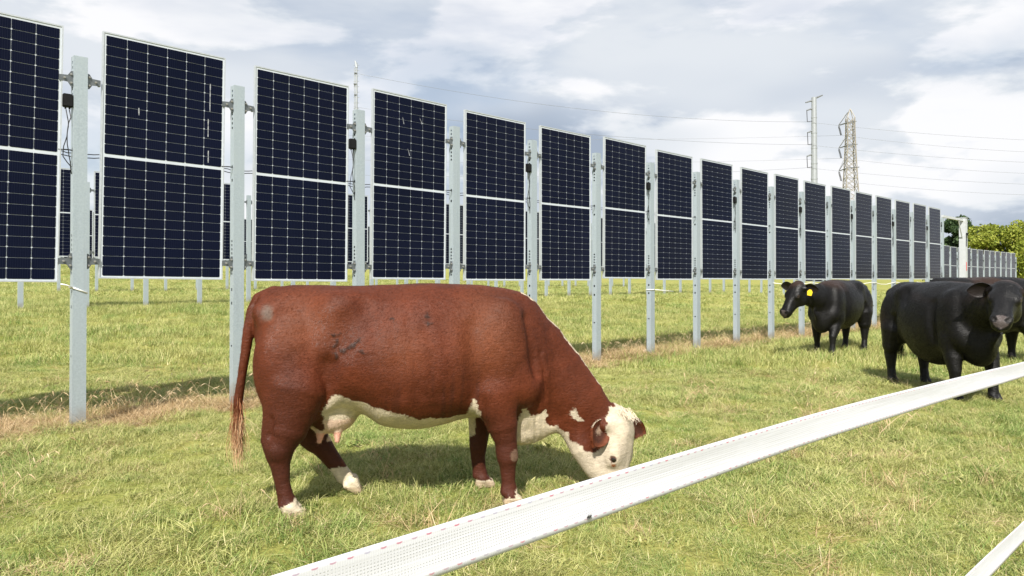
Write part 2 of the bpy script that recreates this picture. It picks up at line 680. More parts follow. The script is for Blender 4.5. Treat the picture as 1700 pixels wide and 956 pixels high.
def build_stones():
    m = simple_mat('pale_stone', (0.46, 0.38, 0.30), 0.85, 0, 0.15, 25, 0.3, bmp=0.5)
    r = np.random.default_rng(5)
    spec = [(7.35, 10.05, 0.055, 'small pale stone lying in straw right of the eighth near post'),
            (7.62, 10.62, 0.10, 'flat buff stone on the bare strip before the ninth near post'),
            (7.3, 14.2, 0.07, 'buff stone on the straw left of the spotted-light post by the small calf')]
    spec[2] = (7.3, 14.2, 0.07, 'buff stone on the straw strip just left of the tagged black cow')
    for p, l, s, lab in spec:
        x, y = row_pt(p, l)
        bm = bmesh.new()
        bmesh.ops.create_icosphere(bm, subdivisions=2, radius=s)
        off = r.uniform(0, 50)
        for v in bm.verts:
            k = 1 + 0.35 * mnoise.noise(v.co * (1.6 / s) * 0.5 + Vector((off, 0, 0)))
            v.co = Vector((v.co.x * 1.3 * k, v.co.y * 0.9 * k, v.co.z * 0.5 * k))
        me = bpy.data.meshes.new('stone')
        bm.to_mesh(me)
        bm.free()
        me.materials.append(m)
        tag(link('stone', me, None, (x, y, float(ground_z(x, y)) + s * 0.25), r.uniform(0, 3)), lab, 'stone', 'loose stones along the row')


build_stones()

# ------------------------------------------------------------------ solar panels and posts
def cell_material():
    m, t = new_mat('silicon_cell')
    tc = t.n('ShaderNodeTexCoord')
    oi = t.n('ShaderNodeObjectInfo')
    g = t.n('ShaderNodeNewGeometry')
    sep = t.n('ShaderNodeSeparateXYZ')
    t.set(sep.inputs[0], tc.outputs['Object'])
    # ten thin busbars run up each cell
    fx = t.math('FRACT', t.math('MULTIPLY', t.math('ADD', sep.outputs[0], 5.0), 1 / 0.0178))
    bar = t.math('SUBTRACT', 1.0, t.smooth(t.math('ABSOLUTE', t.math('SUBTRACT', fx, 0.5)), 0.03, 0.07))
    n = t.noise(g.outputs['Position'], 1.4, 3, 0.5)
    base = t.mix(n, (0.0016, 0.0026, 0.0090), (0.0034, 0.0056, 0.0200))
    c = t.mix(t.math('MULTIPLY', bar, 0.20), base, (0.06, 0.07, 0.11))
    dust = t.noise(g.outputs['Position'], 9.0, 5, 0.65)
    r = t.math('MULTIPLY_ADD', dust, 0.16, 0.04)
    output(t, principled(t, c, r, 0.0, 0.065, None, 0.0).outputs[0])
    return m


M_CELL = cell_material()
M_SHEET = simple_mat('white_backsheet', (0.50, 0.54, 0.59), 0.25, 0, 0.03, 6, 0.5)
M_FRAME = simple_mat('anodised_frame', (0.54, 0.57, 0.60), 0.42, 0.55, 0.04, 30)


def galvanised():
    m, t = new_mat('galvanised_steel')
    tc = t.n('ShaderNodeTexCoord')
    g = t.n('ShaderNodeNewGeometry')
    v = t.n('ShaderNodeTexVoronoi')
    t.set(v.inputs['Vector'], tc.outputs['Object'])
    v.inputs['Scale'].default_value = 55
    n = t.noise(g.outputs['Position'], 3.0, 6, 0.65)
    streak = t.noise(t.mapping(g.outputs['Position'], scale=(30, 30, 1.2)), 1.0, 4, 0.6)
    c = t.mix(v.outputs['Distance'], (0.31, 0.365, 0.405), (0.41, 0.47, 0.51))
    c = t.mix(t.smooth(n, 0.35, 0.7), c, (0.37, 0.425, 0.46))
    c = t.mix(t.math('MULTIPLY', t.smooth(streak, 0.55, 0.8), 0.35), c, (0.25, 0.28, 0.30))
    sz = t.n('ShaderNodeSeparateXYZ')
    t.set(sz.inputs[0], tc.outputs['Object'])
    splash = t.math('SUBTRACT', 1.0, t.smooth(t.math('ADD', sz.outputs[2], t.math('MULTIPLY_ADD', n, -0.5, 0.25)), 0.04, 0.24))
    c = t.mix(t.math('MULTIPLY', splash, 0.55), c, (0.22, 0.17, 0.11))
    r = t.math('MULTIPLY_ADD', n, 0.25, 0.38)
    output(t, principled(t, c, r, 0.35, 0.5, bump(t, n, 0.08, 0.003)).outputs[0])
    return m


M_GALV = galvanised()
M_BRACK = simple_mat('zinc_bracket', (0.15, 0.165, 0.175), 0.45, 0.6, 0.12, 40)
M_BLACK = simple_mat('black_plastic', (0.006, 0.006, 0.007), 0.55, 0, 0.2, 50, 0.25)
M_CABLE = simple_mat('black_cable', (0.010, 0.010, 0.011), 0.5, 0, 0.2, 60)

PW, PH, PD = 1.134, 2.278, 0.035
PITCH = 1.453
BAR = 0.0125
MID = 0.019
CW, CH = 0.1797, 0.0914


def frame_mesh():
    b = MB()
    x0, x1 = -PW / 2, PW / 2
    y0, y1 = -PD / 2, PD / 2
    b.box((x0, y0, 0), (x0 + BAR, y1, PH))
    b.box((x1 - BAR, y0, 0), (x1, y1, PH))
    b.box((x0 + BAR, y0, 0), (x1 - BAR, y1, BAR))
    b.box((x0 + BAR, y0, PH - BAR), (x1 - BAR, y1, PH))
    return b.mesh('frame', M_FRAME)


def sheet_mesh():
    b = MB()
    b.box((-PW / 2 + BAR, -0.0125, BAR), (PW / 2 - BAR, -0.004, PH - BAR))
    return b.mesh('backsheet', M_SHEET)


def cell_shape(b, cx, cz):
    w, h, c = CW / 2 - 0.0018, CH / 2 - 0.0015, 0.0085
    y0, y1 = -0.0145, -0.0125
    pts = [(-w + c, -h), (w - c, -h), (w, -h + c), (w, h - c * 0.4), (w - c * 0.4, h), (-w + c * 0.4, h), (-w, h - c * 0.4), (-w, -h + c)]
    b.prism([(cx + x, cz + z) for x, z in pts], y0, y1)


def cell_spots():
    out = []
    for half in range(2):
        z0 = BAR + 0.012 if half == 0 else PH / 2 + MID / 2
        for r in range(12):
            for c in range(6):
                out.append((-3 * CW + (c + 0.5) * CW, z0 + (r + 0.5) * CH))
    return out


ME_FRAME, ME_SHEET = frame_mesh(), sheet_mesh()
_b = MB()
cell_shape(_b, 0, 0)
ME_CELL = _b.mesh('solar_cell', M_CELL)
_b = MB()
for cx, cz in cell_spots():
    cell_shape(_b, cx, cz)
ME_CELLS = _b.mesh('cell_grid', M_CELL)


def panel(p, l_left, z, label, group, single_cells, roll=0.0):
    l = l_left + PW / 2
    x, y = row_pt(p, l)
    o = thing('solar_panel', label, 'solar panel', (x, y, z), ROW_RZ, group)
    o.rotation_euler = (0.004 * math.sin(l * 7.3), roll, ROW_RZ + 0.007 * math.sin(l * 11.7 + p))
    link('frame', ME_FRAME, o)
    link('backsheet', ME_SHEET, o)
    if single_cells:
        for cx, cz in cell_spots():
            c = link('solar_cell', ME_CELL, o)
            c.location = (cx, 0, cz)
    else:
        tag(link('cell_grid', ME_CELLS, o), kind='stuff')
    return o


# --- posts: a slotted channel, four brackets, on every other one a black box with leads
def channel_mesh(top, bottom=-0.5):
    b = MB()
    a, d, th = 0.056, 0.045, 0.004
    b.box((-a + th, -d, bottom), (a, -d + th, top))                  # front flange
    b.box((-a + th, d - th, bottom), (a, d, top))                    # back flange
    b.box((a - th, -d + th, bottom), (a, d - th, top - 0.002))       # closing side
    b.box((-a, -d, bottom), (-a + th, -0.014, top))                  # web, either side of the slots
    b.box((-a, 0.014, bottom), (-a + th, d, top))
    holes = [(top - 0.055 - 0.048 * k, 0.024) for k in range(9)]
    holes += [(1.70 - 0.042 * k, 0.022) for k in range(9)]
    holes += [(2.47, 0.03), (2.33, 0.03), (1.20, 0.03), (1.06, 0.03), (0.62, 0.02)]
    holes.sort()
    z = bottom
    for hz, hh in holes:
        b.box((-a, -0.014, z), (-a + th, 0.014, hz - hh / 2))
        z = hz + hh / 2
    b.box((-a, -0.014, z), (-a + th, 0.014, top))
    return b.mesh('channel', M_GALV)


def bracket_mesh(side):
    """flared plate from the post to the panel edge"""
    b = MB()
    s = side
    poly = [(0.056, -0.072), (0.075, -0.066), (0.098, -0.030), (0.165, -0.026), (0.165, 0.026), (0.098, 0.030), (0.075, 0.066), (0.056, 0.072)]
    poly = [(s * x, z) for x, z in poly]
    if s < 0:
        poly = poly[::-1]
    b.prism(poly, -0.026, -0.019)
    # lug folded round the frame and the flange on the post
    b.box((min(s * 0.150, s * 0.166), -0.019, -0.026), (max(s * 0.150, s * 0.166), 0.02, 0.026))
    b.box((min(s * 0.0565, s * 0.0625), -0.019, -0.072), (max(s * 0.0565, s * 0.0625), 0.015, 0.072))
    return b.mesh('bracket', M_BRACK)


def bolt_mesh():
    b = MB()
    pts = [(0.011 * math.cos(k * math.pi / 3), 0.011 * math.sin(k * math.pi / 3)) for k in range(6)]
    b.prism(pts, -0.036, -0.026)
    b.prism([(x * 0.55, z * 0.55) for x, z in pts], -0.042, -0.036)
    return b.mesh('bolt', M_GALV)


POST_TOP = 3.31
ME_CHANNEL = channel_mesh(POST_TOP)
ME_BRL, ME_BRR, ME_BOLT = bracket_mesh(-1), bracket_mesh(1), bolt_mesh()


def box_mesh():
    bm = bmesh.new()
    bmesh.ops.create_cube(bm, size=1.0)
    bmesh.ops.scale(bm, vec=(0.082, 0.058, 0.118), verts=bm.verts)
    bmesh.ops.bevel(bm, geom=list(bm.edges), offset=0.008, segments=2, affect='EDGES')
    me = bpy.data.meshes.new('junction_box')
    bm.to_mesh(me)
    bm.free()
    me.materials.append(M_BLACK)
    return me


ME_BOX = box_mesh()


def lid_mesh():
    b = MB()
    b.box((-0.034, -0.0335, -0.05), (0.034, -0.029, 0.05))
    for k in (-0.016, 0.016):
        b.tube([(k, 0, -0.054), (k, 0, -0.075)], 0.008, 8)
    return b.mesh('box_lid', M_BLACK)


ME_LID = lid_mesh()


def lead_mesh(seed):
    r = np.random.default_rng(seed)
    b = MB()
    zb = 2.80
    for k, (dx, zl) in enumerate(((-0.012, 2.40), (0.014, 2.36))):
        x0 = -0.098 + dx
        pts = [(x0, -0.02, zb + 0.02)]
        n = 9
        for i in range(1, n + 1):
            q = i / n
            sway = 0.018 * math.sin(q * 5.0 + k * 2.2 + r.uniform(-0.3, 0.3))
            pts.append((x0 - 0.006 * q + sway, -0.025 - 0.012 * math.sin(q * 3), zb - (zb - zl) * q))
        pts += [(x0 + 0.012, -0.02, zl - 0.05), (-0.062, -0.012, zl - 0.09 - 0.02 * k)]
        b.tube(pts, 0.0042, 6)
    return b.mesh('cable', M_CABLE, True)


def run_mesh(seed):
    """the string lead that passes the post from panel to panel"""
    r = np.random.default_rng(seed)
    b = MB()
    for k in range(2):
        z0 = 2.455 - 0.03 * k
        pts = [(x, 0.052 - 0.03 * abs(x) / 0.17, z0 - 0.012 * math.cos(x * 9) + r.uniform(-0.004, 0.004)) for x in np.linspace(-0.17, 0.17, 9)]
        b.tube(pts, 0.0042, 6)
    b.tube([(-0.17, -0.01, 2.46), (-0.10, -0.03, 2.462), (-0.058, -0.012, 2.463)], 0.0055, 6)
    return b.mesh('string_cable', M_CABLE, True)


ME_LEADS = [lead_mesh(s) for s in range(3)]
ME_RUNS = [run_mesh(s) for s in range(3)]


def post(p, l, label, group, zoff=0.0, left=True, right=True, box=False, detail=True, idx=0):
    x, y = row_pt(p, l)
    g = float(ground_z(x, y))
    o = thing('steel_post', label, 'post', (x, y, g + zoff), ROW_RZ, group)
    link('channel', ME_CHANNEL, o)
    for s, me, on in ((-1, ME_BRL, left), (1, ME_BRR, right)):
        if not on:
            continue
        for z in (3.10, 1.47):
            br = link('bracket', me, o, (0, 0, z))
            if detail:
                for bz in (-0.038, 0.038):
                    link('bolt', ME_BOLT, br, (s * 0.072, 0, bz))
                link('bolt', ME_BOLT, br, (s * 0.125, 0, 0))
    if box:
        bx = link('junction_box', ME_BOX, o, (-0.098, -0.018, 2.90))
        if detail:
            link('box_lid', ME_LID, bx)
        link('cable', ME_LEADS[idx % 3], o)
    if detail:
        link('string_cable', ME_RUNS[idx % 3], o)
    return o


L0 = 1.896 - PITCH          # left edge of the first panel in view
ROW1 = 7.45
DZ = [-0.017, 0.004, -0.02, 0.0, -0.016, -0.014, 0.016, -0.008, 0.004, -0.006, 0.003, -0.004, 0.006, -0.003, 0.004, 0.0, 0.006, 0.0]
ROLL = [0.012, 0.012, 0.009, 0.006, 0.005, 0.002, 0.004, 0.002, 0.001, 0.003, 0, 0.002, 0.001, 0, 0.002, 0.001, 0, 0.001]
NEAR = 'solar panels of the near row'
for k in range(-3, 18):
    if k < 0:
        lab = '%s near-row solar panel beyond the left picture edge, counting outwards' % ORD[-k - 1]
        panel(ROW1, L0 + k * PITCH, CAM_H, lab, NEAR, False)
        continue
    if k == 0:
        lab = 'first solar panel of the near row, cut off by the left picture edge'
    elif k == 17:
        lab = 'last and smallest solar panel at the far right end of the near row'
    else:
        lab = '%s solar panel of the near row counted from the left picture edge' % ORD[k]
    panel(ROW1, L0 + k * PITCH, CAM_H + DZ[k], lab, NEAR, k < 8, ROLL[k])

for j in range(-2, 19):
    l = L0 + j * PITCH - 0.16
    grp = 'galvanised posts of the near row'
    if j < 1:
        lab = '%s near-row post beyond the left picture edge, counting outwards' % ORD[-j]
    elif j == 18:
        lab = 'galvanised post after the last panel of the near row, carrying the white beam'
    else:
        lab = 'slotted post between the %s and %s near panels%s' % (
            ORD[j - 1], ORD[j], ', with black junction box' if j % 2 == 1 else '')
    post(ROW1, l, lab, grp, 0.0, True, j < 18, j % 2 == 1, j < 12, j)

# rows behind, seen through the gaps and under the near row
for p, l0, n, nm in ((21.5, 6.65 - 2 * PITCH, 33, 'second'), (36.0, 10.55 - 2 * PITCH, 28, 'third')):
    for k in range(n):
        l = l0 + k * PITCH
        xm, ym = row_pt(p, l + PITCH / 2)
        g = float(ground_z(xm, ym))
        panel(p, l + 0.16, g + 1.33, '%s dark panel from the left in the %s row, behind the near row' % (ORD[k], nm), 'solar panels of the %s row' % nm, False)
        post(p, l, '%s post from the left in the %s row, its foot showing under the near panels' % (ORD[k], nm), 'posts of the %s row' % nm,
             0.0, True, True, False, False, k)

ROWB = 13.4
for k in range(13):
    l = 47.6 + k * PITCH
    x, y = row_pt(ROWB, l)
    g = float(ground_z(x, y))
    if k < 12:
        panel(ROWB, l + 0.16, g + 1.33, '%s small panel from the left in the distant row behind the black cows' % ORD[k], 'panels of the row behind the cows', False)
    post(ROWB, l, '%s pale post from the left in the distant row behind the black cows' % ORD[k], 'posts of the row behind the cows', 0.0, True, k < 12, k % 2 == 0, False, k)


def build_end_frame():
    m = simple_mat('white_painted_steel', (0.46, 0.48, 0.50), 0.45, 0.1, 0.04, 8)
    red = simple_mat('red_sticker', (0.55, 0.06, 0.06), 0.5, 0, 0.05, 8)
    l1, l2 = L0 + 18 * PITCH - 0.16, 28.78
    x, y = row_pt(ROW1, l2)
    g = float(ground_z(x, y))
    o = thing('end_frame', 'thick white end post with red sticker, beam and brace after the near row', 'frame', (x, y, g), ROW_RZ)
    b = MB()
    b.box((-0.11, -0.1, -0.4), (0.11, 0.1, 3.44))
    b.box((-0.125, -0.115, 3.44), (0.125, 0.115, 3.455))
    b.build('end_post', m, o)
    b = MB()
    b.box((l1 - l2 + 0.06, -0.035, 3.33), (-0.11, 0.035, 3.405))
    b.build('beam', m, o)
    b = MB()
    b.tube([(-0.55, 0, 3.33), (-0.11, 0, 2.75)], 0.018, 6)
    b.build('brace', m, o)
    b = MB()
    b.box((-0.06, -0.108, 1.62), (0.0, -0.1005, 1.92))
    b.build('sticker', red, o)
    b = MB()
    b.box((-0.07, -0.15, 2.84), (0.04, -0.1005, 2.92))
    b.tube([(-0.06, -0.11, 2.86), (-0.065, -0.115, 2.70), (-0.07, -0.11, 2.45)], 0.012, 6)
    b.build('cable_clamp', M_BLACK, o)
    s = MB()
    s.tube([(0.11, 0, 3.26), (0.30, 0, 3.28)], 0.012, 6)
    s.tube([(0.22, 0, 3.26), (0.22, 0, 3.40)], 0.022, 8)
    s.box((0.2, -0.05, 3.28), (0.36, 0.05, 3.35))
    s.tube([(0.30, 0, 3.35), (0.30, 0, 3.44)], [0.05, 0.02], 8)
    s.build('sensor', simple_mat('grey_sensor', (0.16, 0.17, 0.18), 0.5), o)


build_end_frame()


# --- white cords knotted on the posts
M_CORD = simple_mat('white_cord', (0.78, 0.77, 0.72), 0.7, 0, 0.06, 80)


def loop_pts(l, z, slope=0.0):
    c = [(-0.062, -0.051), (0.062, -0.051), (0.062, 0.051), (-0.062, 0.051), (-0.062, -0.051)]
    return [(l + a, ROW1 + b, z + slope * a) for a, b in c]


def cord(pts_lp, label, r=0.006):
    """points as (along, across, z) of the row"""
    b = MB()
    for seg in pts_lp:
        b.tube([(*row_pt(p, l), z) for l, p, z in seg], r, 6)
    return tag(b.build('cord', M_CORD, None, True), label, 'cord', 'white cords tied to posts')


lp1 = L0 + PITCH - 0.16
cord([loop_pts(lp1, 1.215, -0.42), [(lp1 - 0.06, ROW1 - 0.055, 1.24), (lp1 - 0.11, ROW1 - 0.06, 1.262), (lp1 - 0.15, ROW1 - 0.05, 1.27)]],
     'white cord knotted round the leftmost post in view', 0.0065)
lp7 = L0 + 7 * PITCH - 0.16
cord([loop_pts(lp7, 1.135), [(lp7 + 0.06, ROW1 - 0.05, 1.135), (lp7 + 0.35, ROW1 - 0.03, 1.118), (lp7 + 0.66, ROW1 - 0.02, 1.10)]],
     'loose white cord end sticking out from the post between the seventh and eighth panels', 0.007)
lp10, lp16 = L0 + 10 * PITCH - 0.16, L0 + 17 * PITCH - 0.16
cord([[(lp10 + (lp16 - lp10) * q, ROW1 - 0.055, 1.205 + 0.03 * math.cos(q * 35)) for q in np.linspace(0, 1, 29)]],
     'thin white cord strung along the posts behind the tagged black cow', 0.008)


# --- pale smears on the glass
def smear(panel_k, pts, w, label_obj):
    b = MB()
    r = np.random.default_rng(panel_k)
    V, F = [], []
    for i, (x, z) in enumerate(pts):
        ww = w * r.uniform(0.3, 1.0)
        V += [(x - ww, -0.0152, z), (x + ww, -0.0152, z)]
    for i in range(len(pts) - 1):
        F.append((2 * i, 2 * i + 1, 2 * i + 3, 2 * i + 2))
    b.add(V, F)
    b.build('bird_smear', M_SMEAR, label_obj)


M_SMEAR = simple_mat('dried_smear', (0.30, 0.31, 0.33), 0.8, 0, 0.3, 60)
_pan = [o for o in bpy.data.objects if o.name.startswith('solar_panel') and o['group'] == NEAR and 'counting outwards' not in o['label']]
for k, runs in ((1, [[(0.415, 1.98 - 0.035 * i + 0.0) for i in range(9)], [(0.40, 1.62 - 0.03 * i) for i in range(7)], [(0.405, 1.30 - 0.03 * i) for i in range(5)], [(-0.25, 1.62), (-0.25, 1.59), (-0.248, 1.55)]]),
                (3, [[(-0.13, 2.0), (-0.12, 1.96), (-0.11, 1.92)], [(0.13, 2.03), (0.15, 2.0), (0.165, 1.96)], [(-0.05, 1.62), (-0.035, 1.59), (-0.02, 1.54)]])):
    for pts in runs:
        smear(k, pts, 0.006, _pan[k])

# ------------------------------------------------------------------ trees
def leaf_material(name, cols):
    m, t = new_mat(name)
    a = t.n('ShaderNodeAttribute', attribute_name='tint')
    g = t.n('ShaderNodeNewGeometry')
    n = t.noise(g.outputs['Position'], 0.6, 4, 0.6)
    k = t.math('ADD', t.math('MULTIPLY', a.outputs['Fac'], 0.6), t.math('MULTIPLY_ADD', n, 0.8, -0.2))
    c = t.ramp(k, cols)
    b = principled(t, c, 0.6, 0, 0.25)
    tr = t.n('ShaderNodeBsdfTranslucent')
    t.set(tr.inputs[0], c)
    mx = t.n('ShaderNodeMixShader')
    mx.inputs[0].default_value = 0.3
    t.set(mx.inputs[1], b.outputs[0])
    t.set(mx.inputs[2], tr.outputs[0])
    output(t, mx.outputs[0])
    return m


M_BARK = simple_mat('bark', (0.16, 0.12, 0.085), 0.9, 0, 0.25, 6, 0.2, bmp=0.6)
M_LEAF_Y = leaf_material('yellow_green_leaves', [(0.15, (0.10, 0.14, 0.018)), (0.5, (0.23, 0.27, 0.035)), (0.85, (0.40, 0.40, 0.08))])
M_LEAF_D = leaf_material('dark_leaves', [(0.15, (0.025, 0.05, 0.02)), (0.5, (0.055, 0.095, 0.035)), (0.85, (0.095, 0.145, 0.055))])


def tree(x, y, height, rad, mat, label, seed, leaves=9000, leaf=0.20, low=0.12):
    r = np.random.default_rng(seed)
    g = float(ground_z(x, y))
    o = thing('tree', label, 'tree', (x, y, g), r.uniform(0, 6), 'trees at the edge of the field')
    tr = MB()
    tr.tube([(0, 0, -0.3), (0.1, 0.05, height * 0.2), (-0.1, 0.1, height * 0.45), (0.1, -0.1, height * 0.8)], [0.3, 0.24, 0.16, 0.05], 8)
    lobes = []
    for i in range(26):
        a, zz = r.uniform(0, 6.283), r.uniform(low + 0.12, 0.93)
        env = math.sin(math.pi * min(1, max(0.08, (zz - low) / (1.03 - low))) ** 0.8) ** 0.7
        rr = rad * env * r.uniform(0.25, 0.85)
        c = np.array([rr * math.cos(a), rr * math.sin(a), zz * height])
        lobes.append((c, rad * r.uniform(0.2, 0.38)))
        if i < 14:
            s = np.array([0, 0, max(0.2, zz - 0.22) * height])
            mid = (s + c) / 2 + np.array([0, 0, 0.2])
            tr.tube([s, mid, c], [0.09, 0.05, 0.02], 5)
    tr.build('trunk', M_BARK, o, True)
    n = leaves
    li = r.integers(0, len(lobes), n)
    C = np.array([lobes[i][0] for i in li])
    S = np.array([lobes[i][1] for i in li])
    dv = r.normal(size=(n, 3))
    dv /= np.linalg.norm(dv, axis=1)[:, None]
    rr = S * r.uniform(0.35, 1.12, n) ** 0.6
    P = C + dv * rr[:, None] * np.array([1, 1, 0.8])
    u = r.normal(size=(n, 3))
    u /= np.linalg.norm(u, axis=1)[:, None]
    w = np.cross(u, r.normal(size=(n, 3)))
    w /= np.linalg.norm(w, axis=1)[:, None]
    sz = leaf * r.uniform(0.5, 1.3, n)[:, None]
    V = np.stack([P - u * sz, P + w * sz * 0.5, P + u * sz, P - w * sz * 0.5], 1).reshape(-1, 3)
    F = np.arange(4 * n).reshape(-1, 4)
    me = bpy.data.meshes.new('crown')
    me.from_pydata(V.tolist(), [], F.tolist())
    tint = np.repeat(np.clip(r.normal(0.5, 0.25, n), 0, 1), 4)
    me.attributes.new('tint', 'FLOAT', 'POINT').data.foreach_set('value', tint.astype(np.float32))
    me.materials.append(mat)
    link('crown', me, o)


tree(63.8, 95, 9.3, 4.8, M_LEAF_Y, 'broad yellow-green tree right of the white end post', 1, 15000, 0.21, 0.0)
tree(60.3, 93, 7.5, 2.6, M_LEAF_Y, 'smaller yellow-green tree directly beside the white end post', 6, 6000, 0.2, 0.0)
tree(70.8, 98, 7.2, 3.2, M_LEAF_Y, 'rounded yellow-green tree at the right picture edge', 2, 7000, 0.21, 0.0)
tree(73.2, 120, 12.2, 3.6, M_LEAF_D, 'dark green tree seen through the white end frame', 3, 15000, 0.30, -0.12)
tree(85.5, 119, 9.6, 3.5, M_LEAF_D, 'dark green tree behind the yellow-green ones at the right edge', 4, 6000, 0.25, 0.05)
tree(69.0, 118, 6.2, 4.2, M_LEAF_D, 'low dark bush under the dark tree behind the end frame', 9, 9000, 0.28, -0.15)
tree(-105, 190, 15, 7.5, M_LEAF_D, 'dark far tree glimpsed through the panel gaps at left', 5, 6000, 0.5, 0.05)

# ------------------------------------------------------------------ power line
M_POLE = simple_mat('pale_steel_pole', (0.31, 0.33, 0.35), 0.5, 0.2, 0.05, 2)
M_LATTICE = simple_mat('buff_lattice_steel', (0.30, 0.275, 0.23), 0.6, 0.1, 0.1, 2)
M_DARK = simple_mat('dark_insulator', (0.035, 0.035, 0.04), 0.5, 0, 0.1, 5)
M_ARM = simple_mat('weathered_arm', (0.17, 0.18, 0.19), 0.5, 0.3, 0.1, 5)
M_WIRE = simple_mat('aluminium_wire', (0.22, 0.23, 0.25), 0.5, 0.5, 0.05, 5)


def at(x, y, Y):
    """the point at depth Y that the photograph shows at this spot"""
    return Vector(((x - 850) / 1210 * Y, Y, CAM_H + (464 - y) / 1210 * Y))


def mono_pole(name_label, bx, ytop, Y, arms_left, r0, r1, right_arm=None):
    base = at(bx, 464, Y)
    top = at(bx, ytop, Y).z
    g = float(ground_z(base.x, base.y))
    o = thing('power_pole', name_label, 'power pole', (base.x, base.y, g))
    H = top - g
    b = MB()
    b.tube([(0, 0, -1), (0, 0, H * 0.5), (0, 0, H)], [r0, (r0 + r1) / 2, r1], 12)
    for k in range(10):
        z = H * (0.12 + 0.085 * k)
        rr = r0 + (r1 - r0) * z / H
        b.tube([(0, 0, z), (0, 0, z + 0.25)], rr * 1.08, 12)
    b.build('shaft', M_POLE, o, False)
    pts = []
    s = Y / 1210
    for dx, y0, dy, ins in arms_left:
        z0 = CAM_H + (464 - y0) * s - g
        m = MB()
        m.tube([(0, 0, z0), (-dx * s, -0.3, z0 - dy * s)], [0.22, 0.12], 8)
        a = m.build('arm', M_ARM, o)
        if ins:
            t = MB()
            e = Vector((-dx * s, -0.3, z0 - dy * s))
            zz = e.z - ins * s
            t.tube([e, (e.x + 0.1, e.y, zz)], 0.075, 6)
            t.tube([(e.x + 0.1, e.y, zz), (-0.25 * dx * s, -0.15, zz + 0.35 * dy * s)], 0.06, 6)
            t.build('insulator', M_DARK, o)
            pts.append(Vector((base.x + e.x + 0.1, base.y + e.y, g + zz)))
        else:
            pts.append(Vector((base.x - dx * s, base.y - 0.3, g + z0 - dy * s)))
    if right_arm:
        dx, y0, dy = right_arm
        z0 = CAM_H + (464 - y0) * s - g
        m = MB()
        m.tube([(0, 0, z0), (dx * s, 0.5, z0 + dy * s)], [0.22, 0.12], 8)
        m.build('arm', M_ARM, o)
        pts.append(Vector((base.x + dx * s, base.y + 0.5, g + z0 + dy * s)))
    return pts


pole_r = mono_pole('tall pale steel power pole with four short dark arms on its left', 1351, 162, 150,
                   [(15, 166, 5, 0), (13, 179, 5, 19), (12, 216, 5, 20), (13, 255, 5, 19)], 0.75, 0.5, (16, 164, 7))
pole_l = mono_pole('thin far power pole rising above the post beside the third panel', 592, 104, 127,
                   [(3, 122, 0, 0), (4, 140, 0, 0), (3, 158, 0, 0)], 0.42, 0.14)


def build_pole_pegs():
    o = [q for q in bpy.data.objects if q.name.startswith('power_pole')][1]
    b = MB()
    s = 127 / 1210
    g = o.location.z
    for k in range(9):
        z = CAM_H + (464 - 108 - 9 * k) * s - g
        b.tube([(-0.5, 0, z), (0.45, 0, z)], 0.05, 5)
    b.tube([(-0.35, 0, 26), (-0.35, 0, CAM_H + (464 - 112) * s - g)], 0.07, 6)
    b.tube([(0.02, 0, CAM_H + (464 - 112) * s - g), (-0.25, 0, CAM_H + (464 - 101) * s - g)], [0.22, 0.12], 6)
    b.build('step_peg', M_POLE, o)


build_pole_pegs()


def lattice_tower():
    Y = 150.0
    s = Y / 1210
    base = at(1411, 464, Y)
    g = float(ground_z(base.x, base.y))
    o = thing('lattice_tower', 'buff lattice transmission tower with three arms, right of the steel pole', 'pylon', (base.x, base.y, g), R(-8))
    H = CAM_H + (464 - 196) * s - g

    def hw(z):
        return 0.70 + 1.5 * max(0, 1 - z / (H * 0.95)) ** 1.3
    b = MB()
    zs = list(np.linspace(-0.5, H, 20))
    cs = [(-1, -1), (1, -1), (1, 1), (-1, 1)]
    for a, c in cs:
        b.tube([(a * hw(z), c * hw(z), z) for z in zs], 0.10, 4)
    for i in range(len(zs) - 1):
        for k in range(4):
            p, q = cs[k], cs[(k + 1) % 4]
            w0, w1 = hw(zs[i]), hw(zs[i + 1])
            b.tube([(p[0] * w0, p[1] * w0, zs[i]), (q[0] * w1, q[1] * w1, zs[i + 1])], 0.055, 4)
            b.tube([(q[0] * w0, q[1] * w0, zs[i]), (p[0] * w1, p[1] * w1, zs[i + 1])], 0.055, 4)
            b.tube([(p[0] * w0, p[1] * w0, zs[i]), (q[0] * w0, q[1] * w0, zs[i])], 0.05, 4)
    for a, c in cs:
        b.tube([(a * hw(H), c * hw(H), H), (0, 0, H + 1.9)], 0.08, 4)
    b.build('lattice', M_LATTICE, o)
    pts = []
    for ya, ins in ((208, 17), (246, 17), (284, 17)):
        z = CAM_H + (464 - ya) * s - g
        w = hw(z)
        tip = Vector((-19 * s, -0.3, z))
        m = MB()
        for c in (-1, 1):
            m.tube([(w, c * w, z + 0.6), (-w, c * w, z + 0.5), tip], 0.09, 4)
            m.tube([(-w, c * w, z + 20 * s), tip], 0.08, 4)
        m.tube([(w, 0, z + 0.6), (w * 1.7, 0, z + 0.8)], 0.09, 4)
        m.build('crossarm', M_ARM, o)
        t = MB()
        e = Vector((tip.x + 4 * s, tip.y, z - ins * s))
        q = tip + Vector((0.05, 0, -0.3))
        t.tube([tip, q], 0.05, 5)
        for k in range(7):
            c0, c1 = q.lerp(e, k / 7), q.lerp(e, (k + 0.7) / 7)
            t.tube([c0, c1], [0.20, 0.16], 8)
        t.build('insulator', M_DARK, o)
        pts.append(o.matrix_basis @ e)
    return pts


bpy.context.view_layer.update()
tower = lattice_tower()


